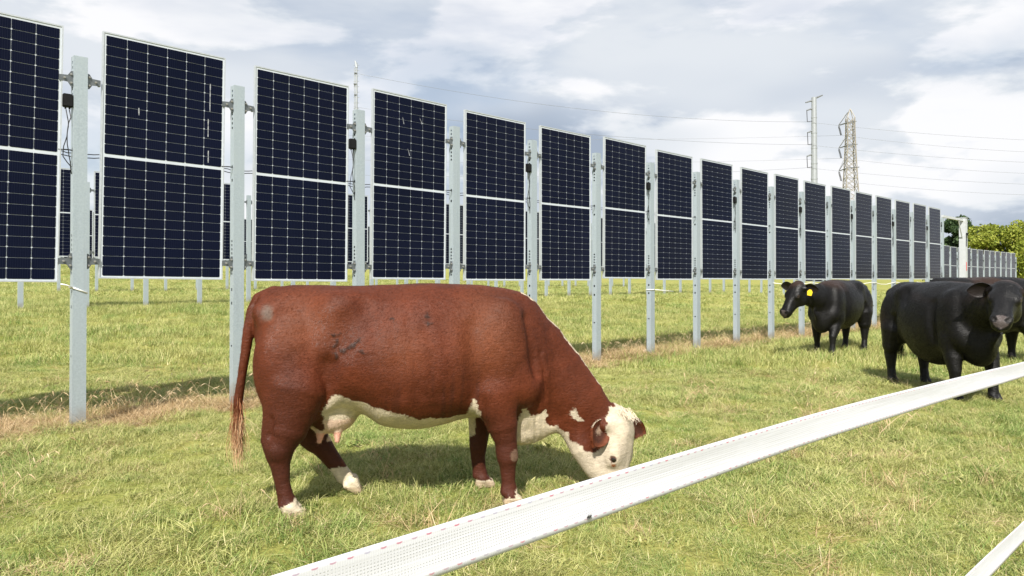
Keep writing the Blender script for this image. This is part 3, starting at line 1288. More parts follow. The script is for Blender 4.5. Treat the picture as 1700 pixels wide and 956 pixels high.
def wire(a, b, sag, label, r=0.024):
    m = MB()
    n = 24
    pts = []
    for i in range(n + 1):
        q = i / n
        p = Vector(a).lerp(Vector(b), q)
        p.z -= sag * 4 * q * (1 - q)
        pts.append(p)
    m.tube(pts, r, 5)
    tag(m.build('power_line', M_WIRE, None, True), label, 'power line', 'overhead power lines')


wire(pole_r[1], pole_l[0], 2.2, 'topmost power line running left from the pale steel pole')
wire(pole_r[2], pole_l[1] + Vector((0, 0, -4)), 1.5, 'middle power line running left from the pale steel pole')
wire(pole_r[3], at(560, 290, 127), 1.0, 'lowest power line running left from the pale steel pole')
wire(tower[0], at(500, 222, 190), 1.2, 'upper power line running left from the lattice tower')
wire(tower[1], at(500, 262, 190), 1.2, 'middle power line running left from the lattice tower')
for k, (p, e, nm) in enumerate(((pole_r[1], at(1790, 236, 140), 'topmost power line running right, passing above the lattice tower arm'),
                                (tower[0], at(1790, 256, 140), 'second power line from the top running to the right edge'),
                                (pole_r[2], at(1790, 273, 140), 'third power line from the top running to the right edge'),
                                (tower[1], at(1790, 291, 140), 'fourth power line from the top running to the right edge'),
                                (pole_r[3], at(1790, 309, 140), 'fifth power line from the top running to the right edge'),
                                (tower[2], at(1790, 326, 140), 'lowest power line running to the right edge just above the panels'))):
    wire(p, e, 0.6, nm)

# ------------------------------------------------------------------ cows
class Field:
    """a signed distance grid the body is blended into, in the animal's own axes: s forward, l to its left, z up"""
    def __init__(self, lo, hi, vox):
        self.lo, self.vox = np.array(lo), vox
        self.n = np.ceil((np.array(hi) - self.lo) / vox).astype(int) + 1
        self.V = np.full(self.n, 1.0, np.float32)

    def region(self, lo, hi):
        a = np.clip(np.floor((np.array(lo) - self.lo) / self.vox).astype(int), 0, self.n - 1)
        b = np.clip(np.ceil((np.array(hi) - self.lo) / self.vox).astype(int) + 1, 1, self.n)
        ax = [self.lo[i] + self.vox * np.arange(a[i], b[i]) for i in range(3)]
        sl = tuple(slice(a[i], b[i]) for i in range(3))
        return sl, ax[0][:, None, None], ax[1][None, :, None], ax[2][None, None, :]

    def union(self, lo, hi, fn, k):
        pad = k + 0.04
        sl, X, Y, Z = self.region(np.array(lo) - pad, np.array(hi) + pad)
        d = fn(X, Y, Z)
        v = self.V[sl]
        h = np.maximum(k - np.abs(v - d), 0) / k
        self.V[sl] = np.minimum(v, d) - h * h * k * 0.25

    def cone(self, a, b, ra, rb, k=0.04, flat=1.0):
        """tapered capsule; flat < 1 squeezes it sideways"""
        a, b = np.array(a, float), np.array(b, float)
        m = max(ra, rb)
        cy = (a[1] + b[1]) / 2

        def fn(X, Y, Z):
            ay, by = cy + (a[1] - cy), cy + (b[1] - cy)
            ab = np.array([b[0] - a[0], (by - ay) / flat, b[2] - a[2]])
            px, py, pz = X - a[0], (Y - ay) / flat, Z - a[2]
            t = np.clip((px * ab[0] + py * ab[1] + pz * ab[2]) / (ab @ ab + 1e-9), 0, 1)
            q = np.sqrt((px - t * ab[0]) ** 2 + (py - t * ab[1]) ** 2 + (pz - t * ab[2]) ** 2)
            return (q - (ra + (rb - ra) * t)) * (flat ** 0.5)
        self.union(np.minimum(a, b) - m, np.maximum(a, b) + m, fn, k)

    def chain(self, pts, k=0.03, flat=1.0):
        """a run of tapered capsules joined without seams; flat < 1 squeezes it sideways"""
        P = np.array(pts, float)
        cy = P[:, 1]
        m = P[:, 3].max()

        def fn(X, Y, Z):
            best = None
            for a, b in zip(P[:-1], P[1:]):
                ab = np.array([b[0] - a[0], (b[1] - a[1]) / flat, b[2] - a[2]])
                px, py, pz = X - a[0], (Y - a[1]) / flat, Z - a[2]
                t = np.clip((px * ab[0] + py * ab[1] + pz * ab[2]) / (ab @ ab + 1e-9), 0, 1)
                rad = a[3] + (b[3] - a[3]) * t
                q = np.sqrt((px - t * ab[0]) ** 2 + (py - t * ab[1]) ** 2 + (pz - t * ab[2]) ** 2) - rad
                if best is None:
                    best = q
                else:
                    best = np.minimum(best, q)
            return best * (flat ** 0.5)
        self.union(P[:, :3].min(0) - m, P[:, :3].max(0) + m, fn, k)

    def ell(self, c, r, k=0.05, rot=None):
        c, r = np.array(c, float), np.array(r, float)
        M = np.eye(3) if rot is None else rot          # columns are the ellipsoid's axes
        m = r.max()

        def fn(X, Y, Z):
            dx, dy, dz = X - c[0], Y - c[1], Z - c[2]
            q = [dx * M[0, i] + dy * M[1, i] + dz * M[2, i] for i in range(3)]
            k0 = np.sqrt(sum((q[i] / r[i]) ** 2 for i in range(3)))
            k1 = np.sqrt(sum((q[i] / r[i] ** 2) ** 2 for i in range(3))) + 1e-6
            return k0 * (k0 - 1) / k1
        self.union(c - m, c + m, fn, k)

    def loft(self, O, A, N, st, k, power=2.2, egg=0.0, length=None):
        """sections along axis A: rows (t, centre offset along N, half depth along N, half width)"""
        O, A, N = np.array(O, float), np.array(A, float), np.array(N, float)
        W = np.cross(N, A)
        st = np.array(st, float)
        tt = np.linspace(st[0, 0], st[-1, 0], 160)
        cols = []
        for j in (1, 2, 3):
            m = np.gradient(st[:, j], st[:, 0])
            i = np.clip(np.searchsorted(st[:, 0], tt) - 1, 0, len(st) - 2)
            h = st[i + 1, 0] - st[i, 0]
            q = (tt - st[i, 0]) / h
            cols.append((2 * q ** 3 - 3 * q ** 2 + 1) * st[i, j] + (q ** 3 - 2 * q ** 2 + q) * h * m[i]
                        + (-2 * q ** 3 + 3 * q ** 2) * st[i + 1, j] + (q ** 3 - q ** 2) * h * m[i + 1])
        mx = max(np.abs(st[:, 1]) + st[:, 2]) + max(st[:, 3])

        def fn(X, Y, Z):
            dx, dy, dz = X - O[0], Y - O[1], Z - O[2]
            t = dx * A[0] + dy * A[1] + dz * A[2]
            n = dx * N[0] + dy * N[1] + dz * N[2]
            w = dx * W[0] + dy * W[1] + dz * W[2]
            c, hd, hw = (np.interp(t, tt, cc) for cc in cols)
            hd, hw = np.maximum(hd, 0.004), np.maximum(hw, 0.004)
            nn = n - c
            zn = nn / hd
            we = hw * np.clip(1 - egg * zn, 0.5, 1.5)
            Fv = (np.abs(w / we) ** power + np.abs(zn) ** power) ** (1 / power)
            r = np.sqrt(nn * nn + w * w) + 1e-6
            d = r - r / np.maximum(Fv, 1e-4)
            out = np.maximum(st[0, 0] - t, 0) + np.maximum(t - st[-1, 0], 0)
            return d * 0.9 + out
        ends = np.stack([O + A * st[0, 0], O + A * st[-1, 0]])
        self.union(ends.min(0) - mx * 0.9, ends.max(0) + mx * 0.9, fn, k)

    def dent(self, pts, depth, sig):
        """a crease (depth > 0) or a fold (depth < 0) along a polyline"""
        pts = [np.array(p, float) for p in pts]
        P = np.array(pts)
        sl, X, Y, Z = self.region(P.min(0) - 3.2 * sig, P.max(0) + 3.2 * sig)
        best = None
        for a, b in zip(pts[:-1], pts[1:]):
            ab = b - a
            t = np.clip(((X - a[0]) * ab[0] + (Y - a[1]) * ab[1] + (Z - a[2]) * ab[2]) / (ab @ ab + 1e-9), 0, 1)
            q = (X - a[0] - t * ab[0]) ** 2 + (Y - a[1] - t * ab[1]) ** 2 + (Z - a[2] - t * ab[2]) ** 2
            best = q if best is None else np.minimum(best, q)
        self.V[sl] += (depth * np.exp(-best / (2 * sig * sig))).astype(np.float32)

    def floor(self, z0):
        _, _, _, Z = self.region(self.lo, self.lo + self.n * self.vox)
        self.V = np.maximum(self.V, (z0 - Z).astype(np.float32))

    def surface(self):
        """naive surface nets"""
        V, n = self.V, self.n
        ins = V < 0
        c = np.zeros(n - 1, np.int8)
        cor = [(i, j, k) for i in (0, 1) for j in (0, 1) for k in (0, 1)]
        for i, j, k in cor:
            c += ins[i:n[0] - 1 + i, j:n[1] - 1 + j, k:n[2] - 1 + k]
        act = (c > 0) & (c < 8)
        idx = np.argwhere(act)
        cid = np.full(n - 1, -1, np.int64)
        cid[act] = np.arange(len(idx))
        val = {q: V[idx[:, 0] + q[0], idx[:, 1] + q[1], idx[:, 2] + q[2]] for q in cor}
        acc, cnt = np.zeros((len(idx), 3)), np.zeros(len(idx))
        for a in cor:
            for ax in range(3):
                if a[ax]:
                    continue
                b = list(a)
                b[ax] = 1
                b = tuple(b)
                va, vb = val[a], val[b]
                m = (va < 0) != (vb < 0)
                t = np.where(m, va / np.where(m, va - vb, 1), 0)
                p = np.repeat(np.array(a, float)[None], len(idx), 0)
                p[:, ax] += t
                acc[m] += p[m]
                cnt[m] += 1
        verts = self.lo + (idx + acc / cnt[:, None]) * self.vox
        faces = []
        for ax in range(3):
            o1, o2 = [(1, 2), (2, 0), (0, 1)][ax]
            s0, s1 = [slice(1, -1)] * 3, [slice(1, -1)] * 3
            s0[ax], s1[ax] = slice(0, -1), slice(1, None)
            A_, B_ = ins[tuple(s0)], ins[tuple(s1)]
            e = np.argwhere(A_ != B_)
            fl = A_[tuple(e.T)]
            base = e + 1
            base[:, ax] -= 1
            q = []
            for d1, d2 in ((-1, -1), (0, -1), (0, 0), (-1, 0)):
                r = base.copy()
                r[:, o1] += d1
                r[:, o2] += d2
                q.append(cid[r[:, 0], r[:, 1], r[:, 2]])
            q = np.stack(q, -1)
            q = np.where(fl[:, None], q, q[:, ::-1])
            faces.append(q)
        faces = np.concatenate(faces)
        faces = faces[(faces >= 0).all(1)]
        # two gentle smoothing passes take the grid out of the surface
        e = np.concatenate([faces[:, [0, 1]], faces[:, [1, 2]], faces[:, [2, 3]], faces[:, [3, 0]]])
        for lam in (0.5, -0.48, 0.5, -0.48):
            s_, k_ = np.zeros_like(verts), np.zeros(len(verts))
            np.add.at(s_, e[:, 0], verts[e[:, 1]])
            np.add.at(s_, e[:, 1], verts[e[:, 0]])
            np.add.at(k_, e[:, 0], 1)
            np.add.at(k_, e[:, 1], 1)
            verts = verts + lam * (s_ / np.maximum(k_, 1)[:, None] - verts)
        return verts, faces


def unit(v):
    v = np.array(v, float)
    return v / np.linalg.norm(v)


HEAD_ST = [(-0.03, -0.06, 0.03, 0.04), (0.0, -0.05, 0.075, 0.085), (0.05, -0.065, 0.115, 0.105), (0.12, -0.09, 0.145, 0.112),
           (0.19, -0.095, 0.148, 0.108), (0.27, -0.075, 0.120, 0.086), (0.35, -0.055, 0.095, 0.073), (0.42, -0.045, 0.080, 0.074),
           (0.48, -0.042, 0.066, 0.070), (0.515, -0.045, 0.045, 0.052), (0.53, -0.048, 0.02, 0.025)]

TORSO = [(-0.905, 1.10, 1.02, 0.02), (-0.88, 1.20, 0.90, 0.10), (-0.82, 1.255, 0.74, 0.18), (-0.72, 1.282, 0.63, 0.232),
         (-0.58, 1.285, 0.57, 0.262), (-0.43, 1.281, 0.555, 0.288), (-0.29, 1.282, 0.530, 0.314), (-0.17, 1.287, 0.455, 0.332), (-0.08, 1.290, 0.436, 0.338),
         (0.06, 1.294, 0.432, 0.342), (0.20, 1.294, 0.455, 0.332), (0.34, 1.288, 0.485, 0.308), (0.48, 1.274, 0.475, 0.276),
         (0.60, 1.248, 0.440, 0.240), (0.70, 1.20, 0.43, 0.195), (0.78, 1.11, 0.47, 0.145), (0.85, 0.96, 0.56, 0.06)]


def hoof(F, c, fwd=1.0, pitch=0.0, r=1.0):
    """two claws and the dew claws; c is the sole's middle"""
    x, l, z = c
    ca, sa = math.cos(pitch), math.sin(pitch)

    def P(dx, dl, dz):
        return (x + fwd * (dx * ca + dz * sa), l + dl, z + dz * ca - dx * sa)
    for s in (-1, 1):
        F.cone(P(-0.012, s * 0.026, 0.055), P(0.035, s * 0.026, 0.020), 0.036 * r, 0.026 * r, 0.012)
        F.cone(P(-0.030, s * 0.026, 0.022), P(0.042, s * 0.026, 0.016), 0.028 * r, 0.022 * r, 0.012)
        F.cone(P(-0.052, s * 0.022, 0.085), P(-0.060, s * 0.024, 0.070), 0.014 * r, 0.011 * r, 0.012)


def head_parts(F, O, A, N, g=1.0):
    W = np.cross(N, A)

    def P(a, n, w):
        return O + (A * a + N * n + W * w) * g
    F.loft(O, A, N, [tuple(q * g for q in st) for st in HEAD_ST], 0.05, 2.35, -0.10)
    for s in (-1, 1):
        F.ell(P(0.190, -0.005, s * 0.085), (0.055 * g, 0.034 * g, 0.034 * g), 0.04, np.stack([A, N, W], 1))       # brow and lids
        F.ell(P(0.17, -0.17, s * 0.060), (0.085 * g, 0.075 * g, 0.055 * g), 0.05, np.stack([A, N, W], 1))          # cheek muscle
        F.ell(P(0.465, 0.0, s * 0.042), (0.036 * g, 0.030 * g, 0.034 * g), 0.03, np.stack([A, N, W], 1))          # nostril wing
        F.cone(P(0.045, -0.045, s * 0.085), P(0.045, -0.050, s * 0.125), 0.040, 0.030, 0.04)            # ear root
        F.dent([P(0.213, 0.006, s * 0.116), P(0.203, 0.0, s * 0.120)], 0.012, 0.013)                  # eye socket
        F.dent([P(0.492, 0.012, s * 0.040), P(0.482, 0.022, s * 0.056)], 0.020, 0.011)                # nostril
        F.dent([P(0.40, -0.105, s * 0.075), P(0.46, -0.085, s * 0.068), P(0.515, -0.072, s * 0.03)], 0.010, 0.007)   # mouth
        F.dent([P(0.27, -0.01, s * 0.09), P(0.35, -0.02, s * 0.078)], 0.006, 0.02)
        F.dent([P(0.10, 0.055, s * 0.035), P(0.24, 0.045, s * 0.030)], 0.003, 0.012)                    # hollow under the eye
    F.ell(P(-0.012, -0.035, 0), (0.045 * g, 0.055 * g, 0.072 * g), 0.04, np.stack([A, N, W], 1))                  # poll
    return P


def ear_geometry(base, direction, opening, length=0.20, width=0.055, droop=0.0):
    """a cupped leaf with two skins; returns verts, faces, and 1 for the inner skin"""
    d, o = unit(direction), np.array(opening, float)
    o = unit(o - d * (o @ d))
    w = np.cross(d, o)
    nu, nv = 12, 9
    V, F, I = [], [], []
    for skin in (0, 1):
        for i in range(nu):
            q = i / (nu - 1)
            half = width * (0.42 + 0.9 * math.sin(math.pi * min(1, q * 0.62 + 0.18)) ** 1.2) * (1 - q ** 3.2) ** 0.6 + 0.002
            cen = base + d * length * q + np.array([0, 0, -droop * q * q])
            for j in range(nv):
                r = 2 * j / (nv - 1) - 1
                cup = 0.26 * half * (1 - r * r) * (1.25 - 0.5 * q)
                V.append(cen + w * half * r - o * (cup + (0.0 if skin else 0.008)))
                I.append(skin)
    n = nu * nv
    for skin in (0, 1):
        for i in range(nu - 1):
            for j in range(nv - 1):
                a = skin * n + i * nv + j
                f = (a, a + 1, a + nv + 1, a + nv)
                F.append(f if skin else f[::-1])
    rim = [i * nv for i in range(nu)] + [(nu - 1) * nv + j for j in range(1, nv)] + [i * nv + nv - 1 for i in range(nu - 2, -1, -1)]
    for a, b in zip(rim[:-1], rim[1:]):
        F.append((a, b, b + n, a + n))
    return np.array(V), F, I


def in_poly(x, z, poly):
    c = np.zeros(len(x), bool)
    n = len(poly)
    for i in range(n):
        x0, z0 = poly[i]
        x1, z1 = poly[(i + 1) % n]
        hit = ((z0 > z) != (z1 > z)) & (x < (x1 - x0) * (z - z0) / (z1 - z0 + 1e-12) + x0)
        c ^= hit
    return c


def n3(P, sc, seed=0.0):
    return np.array([mnoise.noise((p[0] * sc + seed, p[1] * sc, p[2] * sc - seed)) for p in P])


def hide_material(name, rough, streak, spec=0.35, sheen=0.15):
    m, t = new_mat(name)
    a = t.n('ShaderNodeAttribute', attribute_name='coat')
    tc = t.n('ShaderNodeTexCoord')
    co = tc.outputs['Object']
    n1 = t.noise(co, 5.0, 5, 0.6)
    hair = t.noise(t.mapping(co, scale=(26, 26, 90), rot=(0, 0.6, 0)), 1.0, 5, 0.7)
    curl = t.noise(co, 45, 4, 0.6, 1.5)
    k = t.math('ADD', t.math('MULTIPLY', n1, 0.5), t.math('MULTIPLY', hair, 0.5))
    v = t.ramp(k, [(0.32, (1 - streak,) * 3), (0.5, (1, 1, 1)), (0.72, (1 + streak,) * 3)])
    c = t.mix(1.0, a.outputs['Color'], v, 'MULTIPLY')
    h = t.math('ADD', t.math('MULTIPLY', hair, 0.7), t.math('MULTIPLY', curl, 0.5))
    r = t.math('MULTIPLY_ADD', n1, 0.5, rough - 0.25)
    lumps = t.noise(co, 11, 3, 0.5)
    h = t.math('ADD', h, t.math('MULTIPLY', lumps, 1.2))
    output(t, principled(t, c, r, 0, spec, bump(t, h, 0.6, 0.011), 0, 0, sheen).outputs[0])
    return m


M_HIDE_RED = hide_material('red_and_white_hide', 0.55, 0.30, 0.20, 0.0)
M_HIDE_BLACK = hide_material('black_hide', 0.42, 0.35, 0.26, 0.0)
M_EYE = simple_mat('wet_eye', (0.012, 0.008, 0.006), 0.08, 0, 0.1, 40, 0.6)
M_TAG = simple_mat('yellow_ear_tag', (0.80, 0.55, 0.02), 0.45, 0, 0.03, 40)


def link_body(o, verts, faces, coat, mat, ears, name='body'):
    V = [verts]
    Fs = [tuple(f) for f in faces.tolist()]
    C = [coat]
    off = len(verts)
    for ev, ef, ec in ears:
        V.append(ev)
        C.append(ec)
        Fs += [tuple(i + off for i in f) for f in ef]
        off += len(ev)
    V, C = np.concatenate(V), np.concatenate(C)
    me = bpy.data.meshes.new(name)
    me.from_pydata(V.tolist(), [], Fs)
    ca = me.color_attributes.new('coat', 'FLOAT_COLOR', 'POINT')
    ca.data.foreach_set('color', np.concatenate([C, np.ones((len(C), 1))], 1).astype(np.float32).reshape(-1))
    me.polygons.foreach_set('use_smooth', [True] * len(me.polygons))
    me.materials.append(mat)
    return link(name, me, o)


def fur(o, verts, faces, coat, n, length, width, mat, seed, short=None, name='coat_hair'):
    """short hairs lying along the body, each a sliver in the colour of the coat under it"""
    r = np.random.default_rng(seed)
    fn = np.cross(verts[faces[:, 2]] - verts[faces[:, 0]], verts[faces[:, 3]] - verts[faces[:, 1]])
    nr = np.zeros_like(verts)
    for k in range(4):
        np.add.at(nr, faces[:, k], fn)
    nr = unit_rows(nr)
    i = r.integers(0, len(faces), n)
    f = faces[i]
    a_, b_ = r.uniform(size=(2, n, 1))
    p = (verts[f[:, 0]] * (1 - a_) + verts[f[:, 1]] * a_) * (1 - b_) + (verts[f[:, 3]] * (1 - a_) + verts[f[:, 2]] * a_) * b_
    nn = nr[f[:, 0]]
    c = coat[f[:, 0]]
    sw = np.stack([n3(p, 3.1, 40.0 + seed), n3(p, 3.1, 60.0 + seed), n3(p, 3.1, 80.0 + seed)], 1)
    flow = np.array([-0.75, 0, -0.65]) + 0.9 * sw + r.normal(0, 0.28, (n, 3))
    flow = flow - nn * (flow * nn).sum(1)[:, None]
    flow = unit_rows(flow)
    d = flow + nn * r.uniform(0.10, 0.42, n)[:, None]
    L = length * r.uniform(0.6, 1.3, n)
    if short is not None:
        L = L * short(p)
    side = np.cross(nn, flow) * width * 0.5
    base = p - nn * 0.001
    V = np.stack([base - side, base + side, base + d * L[:, None]], 1).reshape(-1, 3)
    F = np.arange(3 * n).reshape(-1, 3)
    me = bpy.data.meshes.new(name)
    me.from_pydata(V.tolist(), [], F.tolist())
    cc = c * np.clip(r.normal(1.0, 0.26, (n, 1)), 0.4, 1.8)
    cc = np.repeat(cc, 3, 0)
    ca = me.color_attributes.new('coat', 'FLOAT_COLOR', 'POINT')
    ca.data.foreach_set('color', np.concatenate([cc, np.ones((len(cc), 1))], 1).astype(np.float32).reshape(-1))
    me.materials.append(mat)
    return tag(link(name, me, o), kind='stuff')


def fur_material(name, rough, spec):
    m, t = new_mat(name)
    a = t.n('ShaderNodeAttribute', attribute_name='coat')
    output(t, principled(t, a.outputs['Color'], rough, 0, spec).outputs[0])
    return m


M_FUR_RED = fur_material('red_hair', 0.42, 0.22)
M_FUR_BLACK = fur_material('black_hair', 0.45, 0.14)


def eye(o, P, side):
    bm = bmesh.new()
    bmesh.ops.create_uvsphere(bm, u_segments=16, v_segments=10, radius=0.0255)
    me = bpy.data.meshes.new('eye')
    bm.to_mesh(me)
    bm.free()
    me.polygons.foreach_set('use_smooth', [True] * len(me.polygons))
    me.materials.append(M_EYE)
    e = link('eye', me, o)
    e.location = Vector(P(0.206, 0.003, side * 0.0925))
    return e


def strands(name, mat_cols, root_pts, n, length, spread, rad, o, seed, fall=(0, 0, -1), wave=0.02):
    """a tuft of hair: thin tapering strips"""
    r = np.random.default_rng(seed)
    b = MB()
    T = []
    for i in range(n):
        p = np.array(root_pts[r.integers(0, len(root_pts))]) + r.normal(0, spread, 3) * np.array([1, 1, 1.5])
        d = unit(np.array(fall) + r.normal(0, 0.13, 3))
        L = length * r.uniform(0.45, 1.0)
        ph, am = r.uniform(0, 6.28), wave * r.uniform(0.3, 1)
        az = r.uniform(0, 6.28)
        side = np.array([math.cos(az), math.sin(az), 0]) * rad
        n0 = len(b.v)
        V, F = [], []
        m = 7
        for k in range(m):
            q = k / (m - 1)
            c = p + d * L * q + np.array([math.sin(ph + q * 5) * am * q, math.cos(ph * 1.3 + q * 4) * am * q, 0])
            w = side * (1 - q) ** 0.5
            V += [c - w, c + w]
        for k in range(m - 1):
            F.append((2 * k, 2 * k + 1, 2 * k + 3, 2 * k + 2))
        b.add(V, F)
        for k in range(m):
            T += [k / (m - 1) * 0.75 + r.uniform(-0.12, 0.2)] * 2
    me = b.mesh(name, mat_cols)
    me.attributes.new('tint', 'FLOAT', 'POINT').data.foreach_set('value', np.clip(T, 0, 1))
    return link(name, me, o)


def hair_material(name, cols):
    m, t = new_mat(name)
    a = t.n('ShaderNodeAttribute', attribute_name='tint')
    c = t.ramp(a.outputs['Fac'], cols)
    output(t, principled(t, c, 0.6, 0, 0.3).outputs[0])
    return m


M_SWITCH = hair_material('tail_switch_hair', [(0.0, (0.17, 0.05, 0.022)), (0.35, (0.30, 0.13, 0.06)), (0.7, (0.62, 0.42, 0.24)), (1.0, (0.74, 0.60, 0.42))])
M_BLACKHAIR = hair_material('black_tail_hair', [(0.0, (0.008, 0.007, 0.007)), (1.0, (0.02, 0.016, 0.014))])
M_CREAM = hair_material('cream_hair', [(0.0, (0.62, 0.52, 0.38)), (1.0, (0.76, 0.68, 0.56))])


def trunk(F, k=0.05, fat=1.0, drop=0.0):
    st = []
    for s, top, bot, w in TORSO:
        bot2 = bot - drop * math.sin(math.pi * np.clip((s + 0.7) / 1.4, 0, 1))
        st.append((s, (top + bot2) / 2, (top - bot2) / 2, w * fat))
    F.loft((0, 0, 0), (1, 0, 0), (0, 0, 1), st, k, 2.08, 0.05)


def quarters(F, g=1.0):
    """hips, thighs, shoulders and the bones that show"""
    for s in (-1, 1):
        F.ell((-0.70, s * 0.170, 0.84), (0.180, 0.128, 0.30), 0.05)                 # thigh
        F.ell((-0.60, s * 0.165, 0.69), (0.15, 0.10, 0.17), 0.11)                  # stifle
        F.ell((-0.38, s * 0.185, 1.165), (0.10, 0.06, 0.055), 0.14)                 # hook bone
        F.ell((-0.845, s * 0.115, 1.13), (0.05, 0.05, 0.06), 0.06)                  # pin bone
        F.ell((0.53, s * 0.185, 0.90), (0.165, 0.10, 0.30), 0.08)                   # shoulder blade
        F.ell((0.64, s * 0.165, 0.70), (0.12, 0.09, 0.13), 0.07)                    # point of the shoulder
        F.ell((0.47, s * 0.205, 0.63), (0.12, 0.085, 0.14), 0.06)                   # upper arm and elbow
        # hollows: flank before the thigh, behind the shoulder, along the loin
        F.dent([(-0.41, s * 0.32, 0.96), (-0.45, s * 0.31, 0.82), (-0.50, s * 0.29, 0.70)], 0.024 * g, 0.05)
        F.dent([(-0.47, s * 0.285, 0.84), (-0.485, s * 0.265, 0.74), (-0.505, s * 0.25, 0.66), (-0.54, s * 0.23, 0.58)], 0.06 * g, 0.030)
        F.dent([(-0.285, s * 0.25, 1.19), (-0.27, s * 0.25, 1.165)], 0.024 * g, 0.034)
        F.dent([(-0.30, s * 0.30, 1.16), (-0.22, s * 0.31, 1.08)], 0.018 * g, 0.06)
        F.dent([(0.33, s * 0.30, 1.04), (0.34, s * 0.31, 0.84), (0.365, s * 0.29, 0.64)], 0.026 * g, 0.038)
        F.dent([(0.72, s * 0.19, 1.02), (0.75, s * 0.19, 0.86), (0.76, s * 0.17, 0.70)], 0.010 * g, 0.055)
    F.dent([(-0.86, 0, 1.05), (-0.84, 0, 0.80), (-0.80, 0, 0.60)], 0.03, 0.03)


